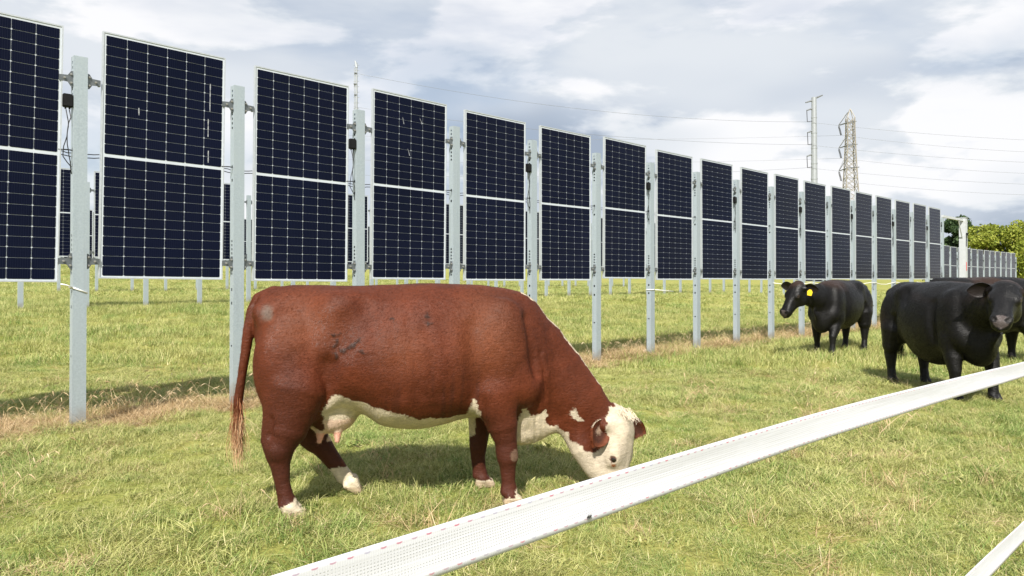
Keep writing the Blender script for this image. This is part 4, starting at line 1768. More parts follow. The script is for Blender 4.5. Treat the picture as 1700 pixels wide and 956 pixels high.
def red_cow():
    AL = R(10)
    o = thing('cow', 'red-brown cow with white face grazing in front of the panels', 'cow', (-0.6, 4.38, float(ground_z(-0.6, 4.38)) * 0.5), AL, 'cows')
    F = Field((-1.10, -0.48, -0.02), (1.56, 0.48, 1.36), 0.0085)
    trunk(F)
    quarters(F)
    # neck, brisket and dewlap
    F.chain([(0.60, 0, 0.93, 0.27), (0.72, 0, 0.855, 0.245), (0.87, -0.005, 0.72, 0.208), (1.01, -0.012, 0.56, 0.185), (1.12, -0.010, 0.45, 0.150)], 0.10, 0.62)
    F.chain([(0.985, -0.02, 0.42, 0.085), (1.045, -0.05, 0.29, 0.085), (1.11, -0.075, 0.17, 0.070), (1.165, -0.09, 0.085, 0.055)], 0.06, 0.85)
    F.ell((0.70, 0, 0.50), (0.16, 0.115, 0.185), 0.07)
    F.chain([(0.66, 0, 0.40, 0.085), (0.78, 0, 0.415, 0.07), (0.90, -0.01, 0.45, 0.055)], 0.05, 0.8)
    for k, x in enumerate((0.69, 0.735, 0.775, 0.825, 0.87)):
        for s in (-1, 1):
            F.dent([(x, s * 0.12, 0.52), (x + 0.006, s * 0.10, 0.42), (x + 0.012, s * 0.05, 0.34)], 0.012 if k % 2 else 0.008, 0.010)
    # head, muzzle down in the grass and turned a little to the viewer
    O = np.array([1.312, -0.035, 0.455])
    A = unit((-0.13, -0.10, -1.0))
    N = np.array([0.76, -0.65, 0.0])
    N = unit(N - A * (N @ A))
    P = head_parts(F, O, A, N, 1.2)
    W = np.cross(N, A)
    nearw = 1 if (W @ np.array([-0.6, -0.8, 0])) > 0 else -1
    # legs
    F.chain([(-0.64, -0.19, 0.70, 0.165), (-0.685, -0.215, 0.50, 0.108), (-0.722, -0.22, 0.40, 0.078), (-0.728, -0.22, 0.31, 0.056),
             (-0.715, -0.22, 0.20, 0.041), (-0.700, -0.22, 0.13, 0.042), (-0.688, -0.22, 0.085, 0.053)], 0.03, 0.86)
    F.chain([(-0.73, -0.21, 0.66, 0.085), (-0.790, -0.22, 0.435, 0.040), (-0.770, -0.22, 0.35, 0.032)], 0.030, 0.8)
    F.ell((-0.735, -0.262, 0.375), (0.035, 0.022, 0.04), 0.03)
    F.dent([(-0.755, -0.265, 0.56), (-0.765, -0.265, 0.47)], 0.012, 0.014)
    hoof(F, (-0.652, -0.22, 0.008))
    F.chain([(-0.64, 0.19, 0.66, 0.15), (-0.60, 0.205, 0.44, 0.095), (-0.575, 0.21, 0.35, 0.075), (-0.50, 0.21, 0.245, 0.056),
             (-0.435, 0.21, 0.155, 0.047), (-0.405, 0.21, 0.105, 0.050)], 0.03, 0.86)
    F.chain([(-0.70, 0.2, 0.60, 0.08), (-0.655, 0.21, 0.36, 0.042), (-0.60, 0.21, 0.31, 0.036)], 0.035, 0.8)
    hoof(F, (-0.365, 0.21, 0.022), 1.0, 0.45)
    F.chain([(0.475, -0.195, 0.66, 0.125), (0.515, -0.20, 0.48, 0.092), (0.538, -0.20, 0.37, 0.064), (0.547, -0.20, 0.285, 0.064),
             (0.549, -0.20, 0.225, 0.047), (0.552, -0.20, 0.14, 0.040), (0.555, -0.20, 0.09, 0.051)], 0.03, 0.88)
    hoof(F, (0.578, -0.20, 0.004))
    F.chain([(0.455, 0.19, 0.66, 0.12), (0.445, 0.20, 0.45, 0.082), (0.432, 0.20, 0.33, 0.062), (0.427, 0.20, 0.26, 0.056),
             (0.425, 0.20, 0.20, 0.046), (0.432, 0.20, 0.12, 0.043), (0.438, 0.20, 0.085, 0.048)], 0.03, 0.88)
    hoof(F, (0.465, 0.20, 0.004))
    # udder and teats
    F.ell((-0.47, -0.01, 0.535), (0.155, 0.135, 0.115), 0.05)
    for x, l in ((-0.425, -0.075), (-0.525, -0.070), (-0.43, 0.07), (-0.525, 0.07)):
        F.cone((x, l, 0.445), (x - 0.004, l * 1.05, 0.385), 0.024, 0.013, 0.02)
    # tail
    F.chain([(-0.80, 0, 1.235, 0.042), (-0.872, -0.005, 1.205, 0.040), (-0.905, -0.012, 1.14, 0.036), (-0.928, -0.02, 1.03, 0.032), (-0.945, -0.025, 0.90, 0.027),
             (-0.965, -0.025, 0.76, 0.024), (-0.985, -0.02, 0.62, 0.026), (-0.99, -0.02, 0.52, 0.018)], 0.022)
    # folds of the neck and throat, flank wrinkles
    for s in (-1, 1):
        for k in range(7):
            x0 = 0.70 + 0.040 * k + 0.010 * math.sin(k * 2.3)
            zt = 0.88 - 0.045 * k + 0.05 * math.sin(k * 1.9)
            pts = [(x0, s * 0.165, zt), (x0 + 0.018, s * 0.16, zt - 0.09), (x0 + 0.032 + 0.012 * math.sin(k * 3.1), s * 0.14, zt - 0.19), (x0 + 0.035, s * 0.115, zt - 0.28)]
            F.dent(pts, 0.009 + 0.004 * math.sin(k * 1.7 + 1), 0.0105)
            F.dent([(p_[0] + 0.022, p_[1], p_[2] - 0.01) for p_ in pts], -0.006, 0.012)
        # ribs under the hide, the hollow before the hip
        for k in range(5):
            x0 = -0.20 + 0.095 * k
            F.dent([(x0 - 0.02, s * 0.30, 1.08), (x0 + 0.02, s * 0.335, 0.88), (x0 + 0.05, s * 0.31, 0.68)], 0.007, 0.026)
        F.dent([(-0.34, s * 0.29, 1.08), (-0.38, s * 0.32, 0.95)], 0.012, 0.05)
        F.dent([(0.655, s * 0.19, 1.08), (0.68, s * 0.21, 0.92), (0.70, s * 0.20, 0.76)], 0.026, 0.030)
        for k in range(6):
            x = 0.02 + 0.05 * k + 0.02 * math.sin(k * 2.7)
            F.dent([(x, s * 0.335, 0.82 + 0.05 * math.sin(k * 4.1)), (x + 0.014 * math.cos(k), s * 0.335, 0.70), (x + 0.02, s * 0.31, 0.56)], 0.0022 + 0.001 * math.sin(k * 3.3), 0.012)
        F.dent([(0.375, s * 0.31, 0.66), (0.40, s * 0.27, 0.58), (0.40, s * 0.23, 0.50)], 0.018, 0.016)
        F.dent([(0.595, s * 0.22, 0.62), (0.605, s * 0.20, 0.52)], 0.010, 0.016)
    F.floor(0.0)
    v, f = F.surface()
    wob = n3(v, 6.0, 2.0) * 0.004 + n3(v, 17.0, 9.0) * 0.0014
    c0 = v.copy()
    v = v + unit_rows(v - np.stack([v[:, 0], v[:, 1] * 0.2, np.full(len(v), 0.85)], 1)) * wob[:, None]
    # ---- coat
    edge = np.stack([n3(c0, 22.0, 4.0), n3(c0, 22.0, 31.0)], 1) * 0.016 + np.stack([n3(c0, 70.0, 8.0), n3(c0, 70.0, 15.0)], 1) * 0.007
    x, z, l = c0[:, 0] + edge[:, 0], c0[:, 2] + edge[:, 1], c0[:, 1]
    red = np.array([0.088, 0.0200, 0.0072])
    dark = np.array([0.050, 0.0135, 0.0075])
    light = np.array([0.168, 0.051, 0.0195])
    cream = np.array([0.55, 0.47, 0.35])
    face = np.array([0.47, 0.40, 0.305])
    pinkish = np.array([0.62, 0.40, 0.31])
    col = np.repeat(red[None], len(v), 0)
    big = n3(c0, 2.2, 5.0)[:, None]
    col = col * (1 + 0.30 * big + 0.16 * n3(c0, 7.0, 12.0)[:, None] + 0.10 * n3(c0, 24.0, 3.0)[:, None])
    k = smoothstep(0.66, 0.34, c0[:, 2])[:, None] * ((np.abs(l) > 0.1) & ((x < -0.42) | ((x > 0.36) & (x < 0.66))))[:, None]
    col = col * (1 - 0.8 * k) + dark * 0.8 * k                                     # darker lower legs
    k = (smoothstep(0.30, 0.0, np.hypot((c0[:, 0] - 0.42) / 1.0, (c0[:, 2] - 1.0) / 1.3)) * 0.55)[:, None]
    col = col * (1 - k) + light * k                                                  # paler shoulder
    k = (smoothstep(0.26, 0.0, np.hypot(c0[:, 0] + 0.05, (c0[:, 2] - 0.92) / 0.9)) * 0.35)[:, None]
    col = col * (1 - k) + light * k
    k = (smoothstep(0.22, 0.05, np.abs(c0[:, 0] + 0.68) + np.abs(c0[:, 2] - 0.62) * 0.5) * 0.4)[:, None]
    col = col * (1 - k) + dark * k
    k = (smoothstep(0.34, 0.0, np.hypot(c0[:, 0] + 0.62, (c0[:, 2] - 1.08) / 0.8)) * 0.45)[:, None]
    col = col * (1 - k) + light * k
    # dark streaks running down the lower side
    st_n = np.array([mnoise.noise((p_[0] * 34.0, 3.0, p_[2] * 2.6)) for p_ in c0])
    k = (smoothstep(0.05, 0.45, st_n) * smoothstep(0.90, 0.66, c0[:, 2]) * smoothstep(-0.25, 0.0, c0[:, 0]) * smoothstep(0.52, 0.36, c0[:, 0]) * 0.6)[:, None]
    col = col * (1 - k) + dark * k
    white = np.zeros(len(v), bool)
    FACE = [(0.875, 0.399), (0.928, 0.394), (0.966, 0.337), (1.035, 0.29), (1.1, 0.262), (1.15, 0.30), (1.175, 0.37), (1.165, 0.43),
            (1.180, 0.475), (1.212, 0.53), (1.6, 0.60), (1.6, -0.08), (0.875, -0.05)]
    white |= in_poly(x, z, FACE)
    BRIS = [(0.606, 0.464), (0.632, 0.528), (0.647, 0.607), (0.673, 0.636), (0.676, 0.581), (0.665, 0.545), (0.699, 0.511), (0.754, 0.517),
            (0.803, 0.53), (0.818, 0.493), (0.80, 0.461), (0.829, 0.425), (0.866, 0.429), (0.91, 0.403), (0.90, 0.30), (0.632, 0.27)]
    white |= in_poly(x, z, BRIS) & (np.abs(l) < 0.19)
    white |= in_poly(x, z, [(0.939, 0.528), (0.977, 0.538), (1.007, 0.481), (1.041, 0.466), (1.015, 0.448), (0.965, 0.483)])
    BELLY = [(-0.60, 0.455), (-0.53, 0.524), (-0.472, 0.649), (-0.423, 0.674), (-0.365, 0.663), (-0.292, 0.624), (-0.127, 0.578), (0.042, 0.528),
             (0.195, 0.523), (0.309, 0.53), (0.334, 0.605), (0.351, 0.633), (0.375, 0.562), (0.42, 0.47), (0.60, 0.46), (0.60, 0.33), (-0.60, 0.33)]
    in_leg_front = (np.abs(np.abs(l) - 0.2) < 0.11) & (x > 0.40)
    in_leg_hind = (np.abs(np.abs(l) - 0.2) < 0.10) & (x < -0.50)
    white |= in_poly(x, z, BELLY) & ~in_leg_front & ~in_leg_hind
    # a white line down the crest of the neck
    crest = (np.abs(l + 0.012 + 0.02 * edge[:, 0] / 0.016) < 0.030) & (c0[:, 0] > 0.66) & (c0[:, 0] < 1.16)
    topz = np.interp(c0[:, 0], [0.66, 0.80, 0.876, 0.953, 1.031, 1.128, 1.207], [1.235, 1.164, 1.10, 0.987, 0.854, 0.719, 0.584])
    white |= crest & (c0[:, 2] > topz - 0.07)
    # socks
    hn, hf = (l < 0) & (x < 0), (l > 0) & (x < 0)
    fn_, ff = (l < 0) & (x > 0.3) & (x < 0.8), (l > 0) & (x > 0.3) & (x < 0.8)
    white |= hn & (z < 0.075 + 0.7 * np.clip(x + 0.70, 0, 0.09))
    white |= hf & (z < 0.165) & (c0[:, 0] > -0.5)
    white |= fn_ & (z < 0.055 + 1.3 * np.clip(x - 0.565, 0, 0.06))
    white |= ff & (z < 0.055)
    cw = np.where(((c0[:, 0] > 0.86) & (c0[:, 2] < 0.6))[:, None], face, cream)
    col = np.where(white[:, None], cw * (1 + 0.10 * big + 0.14 * n3(c0, 16.0, 21.0)[:, None] + 0.10 * n3(c0, 55.0, 23.0)[:, None]), col)
    lowb = white & (c0[:, 2] < 0.52) & (c0[:, 2] > 0.3) & (x < -0.33) & (x > -0.62)
    col[lowb] = col[lowb] * 0.4 + pinkish * 0.6 * 1.0                                # udder skin
    for tx, tl in ((-0.425, -0.075), (-0.525, -0.070), (-0.43, 0.07), (-0.525, 0.07)):
        tt = (np.hypot(c0[:, 0] - tx, c0[:, 1] - tl) < 0.03) & (c0[:, 2] < 0.44)
        col[tt] = np.array([0.68, 0.36, 0.27])
    kn = np.hypot((c0[:, 0] - 0.585) / 0.8, (c0[:, 2] - 0.30)) < 0.035
    col[kn & fn_] = col[kn & fn_] * 0.5 + np.array([0.24, 0.16, 0.11]) * 0.5             # worn knee
    horn = (c0[:, 2] < 0.045) & (x < 0.8)
    col[horn] = col[horn] * 0.4 + np.array([0.30, 0.205, 0.125]) * 0.6
    # muzzle skin, rims of the eyes
    muz = np.linalg.norm(c0 - P(0.50, -0.03, 0), axis=1) < 0.065
    col[muz] = np.array([0.60, 0.42, 0.35])
    for s in (-1, 1):
        d_ = np.linalg.norm(c0 - P(0.206, 0.006, s * 0.112), axis=1)
        col[d_ < 0.022] = np.array([0.10, 0.05, 0.035])
        d2 = np.linalg.norm(c0 - P(0.240, 0.010, s * 0.100), axis=1)
        col[d2 < 0.015] = np.array([0.26, 0.10, 0.04])
        d3 = np.linalg.norm(c0 - P(0.270, 0.012, s * 0.095), axis=1)
        col[d3 < 0.012] = col[d3 < 0.012] * 0.5 + np.array([0.30, 0.15, 0.07]) * 0.5
    # grey rubbed patch on the pin bone, clods of mud on the flank
    pk = (0.7 * smoothstep(0.052, 0.012, np.hypot(x + 0.805, (z - 1.125) / 1.05)) * (np.abs(l) > 0.05))[:, None]
    col = col * (1 - pk) + np.array([0.13, 0.105, 0.085]) * pk
    mud = np.zeros(len(v))
    for pts in ([(-0.441, 1.017), (-0.44, 1.015)], [(-0.418, 1.018), (-0.412, 1.02)], [(-0.415, 0.985), (-0.422, 0.955), (-0.434, 0.938)],
                [(-0.392, 0.925), (-0.37, 0.94), (-0.345, 0.948), (-0.325, 0.962), (-0.30, 0.985)], [(-0.425, 0.905), (-0.42, 0.892)],
                [(-0.285, 0.92), (-0.28, 0.915)], [(-0.122, 1.09), (-0.118, 1.09)], [(0.075, 1.12), (0.082, 1.11)], [(0.085, 1.075), (0.09, 1.07)]):
        for (ax, az), (bx, bz) in zip(pts[:-1], pts[1:]):
            t = np.clip(((x - ax) * (bx - ax) + (z - az) * (bz - az)) / ((bx - ax) ** 2 + (bz - az) ** 2 + 1e-9), 0, 1)
            mud = np.maximum(mud, smoothstep(0.0115, 0.006, np.hypot(x - ax - t * (bx - ax), z - az - t * (bz - az))))
    mud = mud * (l < -0.15)
    col = col * (1 - 0.92 * mud[:, None]) + np.array([0.028, 0.011, 0.007]) * 0.92 * mud[:, None]
    v[:, 1] -= 0.003 * mud
    # ---- ears
    ears = []
    nb = P(0.045, -0.045, nearw * 0.120)
    fb = P(0.050, -0.035, -nearw * 0.118)
    for base, dr, op, near in ((nb, (-0.60, -0.52, -0.50), (0.42, -0.80, 0.25), True), (fb, (0.95, 0.12, -0.16), (0.20, -0.90, -0.30), False)):
        ev, ef, ei = ear_geometry(np.array(base), dr, op, 0.150, 0.056, 0.02)
        ec = np.repeat(np.array([[0.135, 0.036, 0.014]]), len(ev), 0)
        ei = np.array(ei)
        ec[ei == 1] = np.array([0.060, 0.022, 0.014])
        q = np.linalg.norm(ev - np.array(base), axis=1)
        row = np.arange(len(ev)) % 9
        ec[(ei == 1) & ((row < 2) | (row > 6) | (q > 0.13))] = np.array([0.12, 0.035, 0.016])
        ec[(ei == 1) & (row > 3) & (row < 6) & (q < 0.08)] = np.array([0.30, 0.21, 0.15])
        ec[(q < 0.055) & (ei == 0)] = face
        ec[(ev[:, 2] > np.quantile(ev[:, 2], 0.84)) & (ei == 0) & (q < 0.12)] = face
        ears.append((ev, ef, ec))
    link_body(o, v, f, col, M_HIDE_RED, ears)
    fur(o, v, f, col, 170000, 0.016, 0.0016, M_FUR_RED, 3, lambda p: np.where((p[:, 0] > 1.0) | (p[:, 2] < 0.3), 0.6, 1.0))
    for ev, ef, ec in ears:
        fur(o, ev, np.array(ef), ec, 2600, 0.020, 0.0016, M_FUR_RED, 7, None, 'ear_hair')
    for s in (-1, 1):
        eye(o, P, s)
    # hair of the switch, ear tag on the far ear
    strands('tail_switch', M_SWITCH, [(-0.985, -0.02, 0.64), (-0.988, -0.02, 0.58), (-0.99, -0.02, 0.52), (-0.99, -0.02, 0.47)], 420, 0.27, 0.012, 0.0016, o, 3, (0.02, 0, -1), 0.022)
    ptop = [P(-0.035, 0.0, w_) for w_ in np.linspace(-0.06, 0.06, 9)] + [P(-0.02, 0.03, w_) for w_ in np.linspace(-0.05, 0.05, 7)]
    strands('poll_hair', M_CREAM, ptop, 260, 0.05, 0.008, 0.0016, o, 5, tuple(A * 0.6 + N * 0.5), 0.012)
    tg = MB()
    c = np.array(fb) + np.array([0.045, -0.015, -0.03])
    tg.prism([(-0.02, -0.055), (0.02, -0.055), (0.026, -0.012), (0.010, 0.012), (-0.010, 0.012), (-0.026, -0.012)], -0.001, 0.001)
    t_ = tg.build('ear_tag', M_TAG, o)
    t_.location = Vector(c)
    t_.rotation_euler = (0.1, 0.1, R(62))
    return o


def unit_rows(a):
    return a / (np.linalg.norm(a, axis=1)[:, None] + 1e-9)


red_cow()


def black_cow(label, loc, heading, neck, O, A, N, legs, ears, hs=1.2, fat=1.0, drop=0.0, tag_ear=None, vox=0.011, seed=1, tail_l=0.05):
    o = thing('cow', label, 'cow', (loc[0], loc[1], float(ground_z(*loc))), heading, 'cows')
    F = Field((-1.15, -0.62, -0.02), (1.95, 0.62, 1.55), vox)
    trunk(F, 0.05, fat, drop)
    quarters(F, 1.25)
    F.chain(neck, 0.07, 0.68)
    F.ell((0.71, 0, 0.58), (0.15, 0.14, 0.20), 0.08)
    A = unit(A)
    N = np.array(N, float)
    N = unit(N - A * (N @ A))
    O = np.array(O, float)
    P = head_parts(F, O, A, N, hs)
    W = np.cross(N, A)
    for (hip, knee, hockr, shank, fet) in legs:
        F.chain([hip, knee, hockr, shank, fet], 0.035, 0.9)
        hoof(F, (fet[0] + 0.03, fet[1], 0.004))
    F.chain([(-0.80, 0, 1.235, 0.042), (-0.885, tail_l * 0.3, 1.17, 0.036), (-0.915, tail_l * 0.7, 0.98, 0.030), (-0.91, tail_l, 0.75, 0.024), (-0.90, tail_l, 0.56, 0.022)], 0.022)
    F.floor(0.0)
    v, f = F.surface()
    c0 = v.copy()
    big = n3(c0, 2.4, 3.0 + seed)
    col = np.repeat(np.array([[0.0046, 0.0043, 0.0044]]), len(v), 0)
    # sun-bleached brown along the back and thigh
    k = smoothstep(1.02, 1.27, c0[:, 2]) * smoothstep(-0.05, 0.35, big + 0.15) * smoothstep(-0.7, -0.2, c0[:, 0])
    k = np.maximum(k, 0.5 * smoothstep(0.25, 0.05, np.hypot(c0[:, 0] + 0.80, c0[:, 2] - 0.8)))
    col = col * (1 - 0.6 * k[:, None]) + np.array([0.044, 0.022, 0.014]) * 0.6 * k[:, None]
    muz = (np.linalg.norm(c0 - P(0.502, 0.008, 0), axis=1) < 0.066)
    col[muz] = np.array([0.062, 0.050, 0.048])
    for s in (-1, 1):
        d_ = np.linalg.norm(c0 - P(0.490, 0.016, s * 0.047), axis=1)
        col[d_ < 0.030] = np.array([0.006, 0.005, 0.005])
        d_ = np.linalg.norm(c0 - P(0.206, 0.006, s * 0.112), axis=1)
        col[d_ < 0.026] = np.array([0.030, 0.020, 0.018])
    horn = c0[:, 2] < 0.03
    col[horn] = np.array([0.03, 0.027, 0.024])
    eg = []
    roots = []
    for s, dr, op in ears:
        base = P(0.035, -0.060, s * 0.118)
        roots.append(base)
        ev, ef, ei = ear_geometry(base, dr, op, 0.205, 0.066, 0.02)
        ec = np.repeat(np.array([[0.011, 0.010, 0.010]]), len(ev), 0)
        ec[np.array(ei) == 1] = np.array([0.018, 0.014, 0.013])
        eg.append((ev, ef, ec))
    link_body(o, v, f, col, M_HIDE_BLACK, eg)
    fur(o, v, f, col, 60000, 0.022, 0.0030, M_FUR_BLACK, seed, lambda p: np.where((p[:, 0] > 1.15) | (p[:, 2] < 0.3), 0.5, 1.0))
    for s in (-1, 1):
        eye(o, P, s)
    strands('tail_switch', M_BLACKHAIR, [(-0.90, tail_l, 0.58), (-0.90, tail_l, 0.50)], 160, 0.28, 0.014, 0.002, o, seed, (0, 0, -1), 0.02)
    if tag_ear is not None:
        i, off, rz = tag_ear
        tg = MB()
        tg.prism([(-0.034, -0.085), (0.034, -0.085), (0.042, -0.02), (0.016, 0.016), (-0.016, 0.016), (-0.042, -0.02)], -0.0015, 0.0015)
        t_ = tg.build('ear_tag', M_TAG, o)
        t_.location = Vector(np.array(roots[i]) + np.array(off))
        t_.rotation_euler = (0.05, 0.16, rz)
        tag(t_, 'yellow ear tag')
    return o


def leg(kind, s, l, lean=0.0, fwd=0.0):
    """fore or hind leg: five stations (s, l, z, radius)"""
    if kind == 'fore':
        return [(0.48, l * 0.95, 0.66, 0.125), (0.50 + s * 0.5, l, 0.46, 0.098), (0.50 + s, l, 0.32, 0.070), (0.50 + s + lean * 0.5, l, 0.19, 0.050), (0.50 + s + lean, l, 0.075, 0.058)]
    return [(-0.64, l * 0.9, 0.68, 0.165), (-0.70 + s * 0.6, l, 0.50, 0.118), (-0.745 + s, l, 0.40, 0.082), (-0.735 + s + lean * 0.5, l, 0.20, 0.053), (-0.715 + s + lean, l, 0.075, 0.058)]


# the tagged cow, walking towards the viewer and to the left
black_cow('black cow with yellow ear tag walking in front of the panel posts', (5.86, 13.10), R(-137),
          [(0.58, 0, 0.96, 0.275), (0.78, -0.02, 0.99, 0.235), (0.98, -0.07, 1.02, 0.19), (1.12, -0.12, 1.06, 0.155)],
          (1.27, -0.16, 1.235), (0.50, -0.16, -0.85), (0.80, -0.10, 0.55),
          [leg('fore', 0.02, -0.17, -0.02), leg('fore', 0.16, 0.17, 0.02), leg('hind', 0.0, -0.19), leg('hind', 0.10, 0.19)],
          [(1, (-0.15, 1.0, 0.02), (0.9, 0.1, -0.35)), (-1, (-0.10, -1.0, 0.18), (0.9, -0.1, -0.35))], 1.2, 1.0, 0.02, (0, (0.03, 0.085, -0.035), R(108)), 0.0105, 2)
# the big cow that turns its face to the viewer
black_cow('big black cow turning its face to the viewer behind the fence tape', (5.02, 8.58), R(-88),
          [(0.58, 0, 0.96, 0.285), (0.76, -0.03, 1.02, 0.25), (0.92, -0.05, 1.06, 0.21), (1.06, -0.06, 1.10, 0.165)],
          (1.15, -0.03, 1.275), (0.60, -0.54, -0.60), (0.48, -0.30, 0.82),
          [leg('fore', 0.06, -0.19), leg('fore', 0.10, 0.21), leg('hind', 0.05, -0.20), leg('hind', 0.12, 0.18)],
          [(1, (-0.2, 1.0, 0.1), (0.8, -0.2, -0.3)), (-1, (-0.35, -1.0, 0.12), (0.75, -0.45, -0.35))], 1.24, 1.05, 0.11, None, 0.0105, 3)
# one more behind it, side on
cow_c = black_cow('black cow half hidden behind the big one, facing right', (7.48, 11.5), R(2),
          [(0.58, 0, 0.94, 0.275), (0.78, 0, 0.86, 0.235), (0.98, 0, 0.74, 0.19), (1.14, 0, 0.64, 0.155)],
          (1.33, 0.0, 0.76), (0.45, 0.02, -0.9), (0.9, 0.0, 0.45),
          [leg('fore', 0.05, -0.18), leg('fore', 0.0, 0.18), leg('hind', 0.02, -0.19), leg('hind', 0.08, 0.19)],
          [(1, (-0.2, 1.0, 0.0), (0.9, 0.1, -0.35)), (-1, (-0.2, -1.0, 0.0), (0.9, -0.1, -0.35))], 1.15, 1.02, 0.03, None, 0.0125, 4)
cow_c.scale = (1.04, 1.04, 1.04)

# ------------------------------------------------------------------ electric fence tape
def tape_material():
    m, t = new_mat('woven_polytape')
    uv = t.n('ShaderNodeUVMap', uv_map='weave')
    sep = t.n('ShaderNodeSeparateXYZ')
    t.set(sep.inputs[0], uv.outputs[0])
    u, v = sep.outputs[0], sep.outputs[1]       # metres along, 0..1 across

    def gauss(x, c, w):
        return t.math('SUBTRACT', 1.0, t.smooth(t.math('ABSOLUTE', t.math('SUBTRACT', x, c)), w * 0.5, w))
    # rows of small holes in the weave
    rows = t.math('FRACT', t.math('MULTIPLY', v, 16.0))
    holes_u = t.math('FRACT', t.math('MULTIPLY', u, 340.0))
    hole = t.math('MULTIPLY', gauss(rows, 0.5, 0.22), gauss(holes_u, 0.5, 0.30))
    body = t.math('MULTIPLY', t.smooth(v, 0.16, 0.20), t.math('SUBTRACT', 1.0, t.smooth(v, 0.80, 0.84)))
    wear = t.noise(t.mapping(uv.outputs[0], scale=(14, 6, 1)), 1.0, 4, 0.6)
    hole = t.math('MULTIPLY', t.math('MULTIPLY', hole, body), t.smooth(wear, 0.30, 0.55))
    streak = t.noise(t.mapping(uv.outputs[0], scale=(5, 22, 1)), 1.0, 5, 0.65)
    grime = t.mix(t.smooth(streak, 0.35, 0.75), (0.68, 0.69, 0.74), (0.57, 0.575, 0.60))
    c = t.mix(t.math('MULTIPLY', hole, 0.62), grime, (0.22, 0.23, 0.21))
    weft = t.math('FRACT', t.math('MULTIPLY', u, 500.0))
    c = t.mix(t.math('MULTIPLY', gauss(weft, 0.5, 0.4), 0.22), c, (0.42, 0.42, 0.47))
    # stitched marks near both edges, now red, now grey-blue
    du = t.math('MULTIPLY', u, 1 / 0.0142)
    fr = t.math('FRACT', du)
    pick = t.noise(None, 1.0)
    cmb = t.n('ShaderNodeCombineXYZ')
    t.set(cmb.inputs[0], t.math('MULTIPLY', t.math('FLOOR', du), 0.37))
    pick = t.noise(cmb.outputs[0], 1.7, 2, 0.6)
    tick_c = t.mix(t.smooth(pick, 0.40, 0.58), (0.40, 0.39, 0.50), (0.50, 0.10, 0.16))
    for cen, k in ((0.885, 0.85), (0.085, 0.65)):
        bow = t.math('MULTIPLY', t.math('POWER', t.math('SUBTRACT', fr, 0.5), 2.0), 0.35)
        vv = t.math('SUBTRACT', v, bow)
        tick = t.math('MULTIPLY', gauss(fr, 0.5, 0.24), gauss(vv, cen, 0.022))
        c = t.mix(t.math('MULTIPLY', tick, k), c, tick_c)
    h = t.math('ADD', hole, t.math('MULTIPLY', weft, 0.3))
    b = principled(t, c, 0.5, 0, 0.3, bump(t, h, 0.25, 0.0008))
    tr = t.n('ShaderNodeBsdfTranslucent')
    t.set(tr.inputs[0], c)
    mx = t.n('ShaderNodeMixShader')
    mx.inputs[0].default_value = 0.15
    t.set(mx.inputs[1], b.outputs[0])
    t.set(mx.inputs[2], tr.outputs[0])
    output(t, mx.outputs[0])
    return m


M_TAPE = tape_material()


def tape(name, p, zs, width, tilt, label, l0=-1.6, l1=7.0, cup=0.0016):
    """zs: height as a function of the distance along"""
    n, k = 240, 8
    th = 0.0006
    V, F, UV = [], [], []
    for i in range(n + 1):
        l = l0 + (l1 - l0) * i / n
        zc = zs(l)
        tl = tilt(l)
        for j in range(k + 1):
            q = j / k
            a = (q - 0.5) * width
            off = cup * (1 - (2 * q - 1) ** 2) + 0.0008 * math.sin(l * 9 + q * 3)
            pp = p + a * math.sin(tl) + off * math.cos(tl)
            zz = zc + a * math.cos(tl) - off * math.sin(tl)
            for side in (0, 1):
                x, y = row_pt(pp + th * side, l)
                V.append((x, y, zz))
                UV.append((l - l0, q))
    w = 2 * (k + 1)
    for i in range(n):
        for j in range(k):
            a, b = i * w + 2 * j, (i + 1) * w + 2 * j
            F.append((a, b, b + 2, a + 2))
            F.append((a + 1, a + 3, b + 3, b + 1))
        a, b = i * w, (i + 1) * w
        F.append((a, a + 1, b + 1, b))
        a, b = i * w + 2 * k, (i + 1) * w + 2 * k
        F.append((a, b, b + 1, a + 1))
    me = bpy.data.meshes.new(name)
    me.from_pydata(V, [], F)
    uvl = me.uv_layers.new(name='weave')
    for lp in me.loops:
        uvl.data[lp.index].uv = UV[lp.vertex_index]
    me.polygons.foreach_set('use_smooth', [True] * len(me.polygons))
    me.materials.append(M_TAPE)
    return tag(link(name, me), label, 'fence tape', 'electric fence tapes')


def twist(l, start):
    """beyond this distance, out of view, the tape is turned edge-on to the sun"""
    return float(smoothstep(start, start + 0.28, l))  # added turn that thins the shadow the tape would cast on the grass


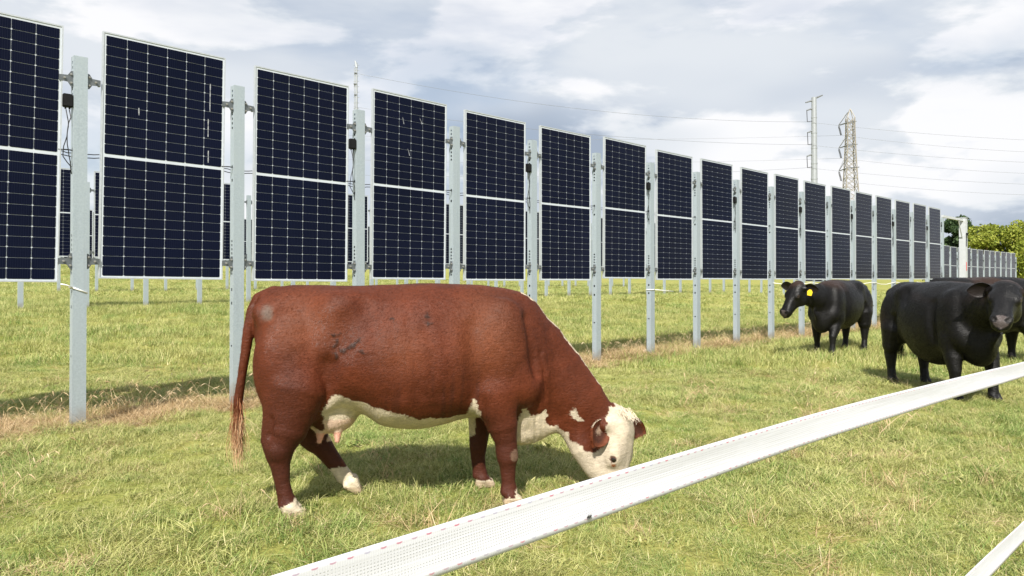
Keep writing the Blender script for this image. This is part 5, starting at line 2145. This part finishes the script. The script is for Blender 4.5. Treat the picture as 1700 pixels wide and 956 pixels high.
tape('fence_tape', 0.46, lambda l: 1.0930 + 0.004 * math.sin(l * 1.7) - 0.014 * max(0, l - 1.0) ** 1.2 * 0.9, 0.0385,
     lambda l: (0.08 + 0.10 * math.sin(l * 0.9)) * (1 - twist(l, 2.38)) - 0.53 * twist(l, 2.38), 'wide white woven fence tape crossing the whole foreground')
tape('fence_tape', 0.46, lambda l: 0.648 + 0.004 * math.sin(l * 1.2), 0.044, lambda l: (0.15 + 0.05 * math.sin(l)) * (1 - twist(l, 2.6)) - 0.53 * twist(l, 2.6),
     'short stretch of lower white fence tape in the bottom right corner', -1.6, 7.0)


def build_fly():
    l = 0.540
    x, y = row_pt(0.4565, l)
    o = thing('fly', 'small dark fly sitting on the white fence tape', 'insect', (x, y, 1.0830), ROW_RZ)
    m = simple_mat('fly_black', (0.015, 0.015, 0.016), 0.4, 0, 0.2, 800)
    wg = simple_mat('fly_wing', (0.10, 0.10, 0.11), 0.3, 0, 0.2, 800)
    bm = bmesh.new()
    for (cx, cz, rx, ry, rz) in ((0, 0, 0.0016, 0.0011, 0.0011), (0.0021, 0.0003, 0.0008, 0.0008, 0.0009), (-0.0022, -0.0004, 0.0018, 0.0011, 0.0011)):
        r = bmesh.ops.create_icosphere(bm, subdivisions=2, radius=1)
        for v in r['verts']:
            v.co = Vector((cx + v.co.x * rx, v.co.y * ry - 0.0008, cz + v.co.z * rz))
    me = bpy.data.meshes.new('body')
    bm.to_mesh(me)
    bm.free()
    me.materials.append(m)
    link('body', me, o)
    for s in (-1, 1):
        b = MB()
        b.prism([(0.0005, s * 0.0006), (-0.0025, s * 0.0022), (-0.0046, s * 0.0017), (-0.0030, s * 0.0004)], -0.0021, -0.0019)
        b.build('wing', wg, o)
        b = MB()
        for k in (-0.0008, 0.0004, 0.0014):
            b.tube([(k, -0.001, s * 0.0006), (k * 1.6, -0.0012, s * 0.0018), (k * 2.0, 0.0003, s * 0.0024)], 0.00014, 4)
        b.build('leg', m, o)


build_fly()
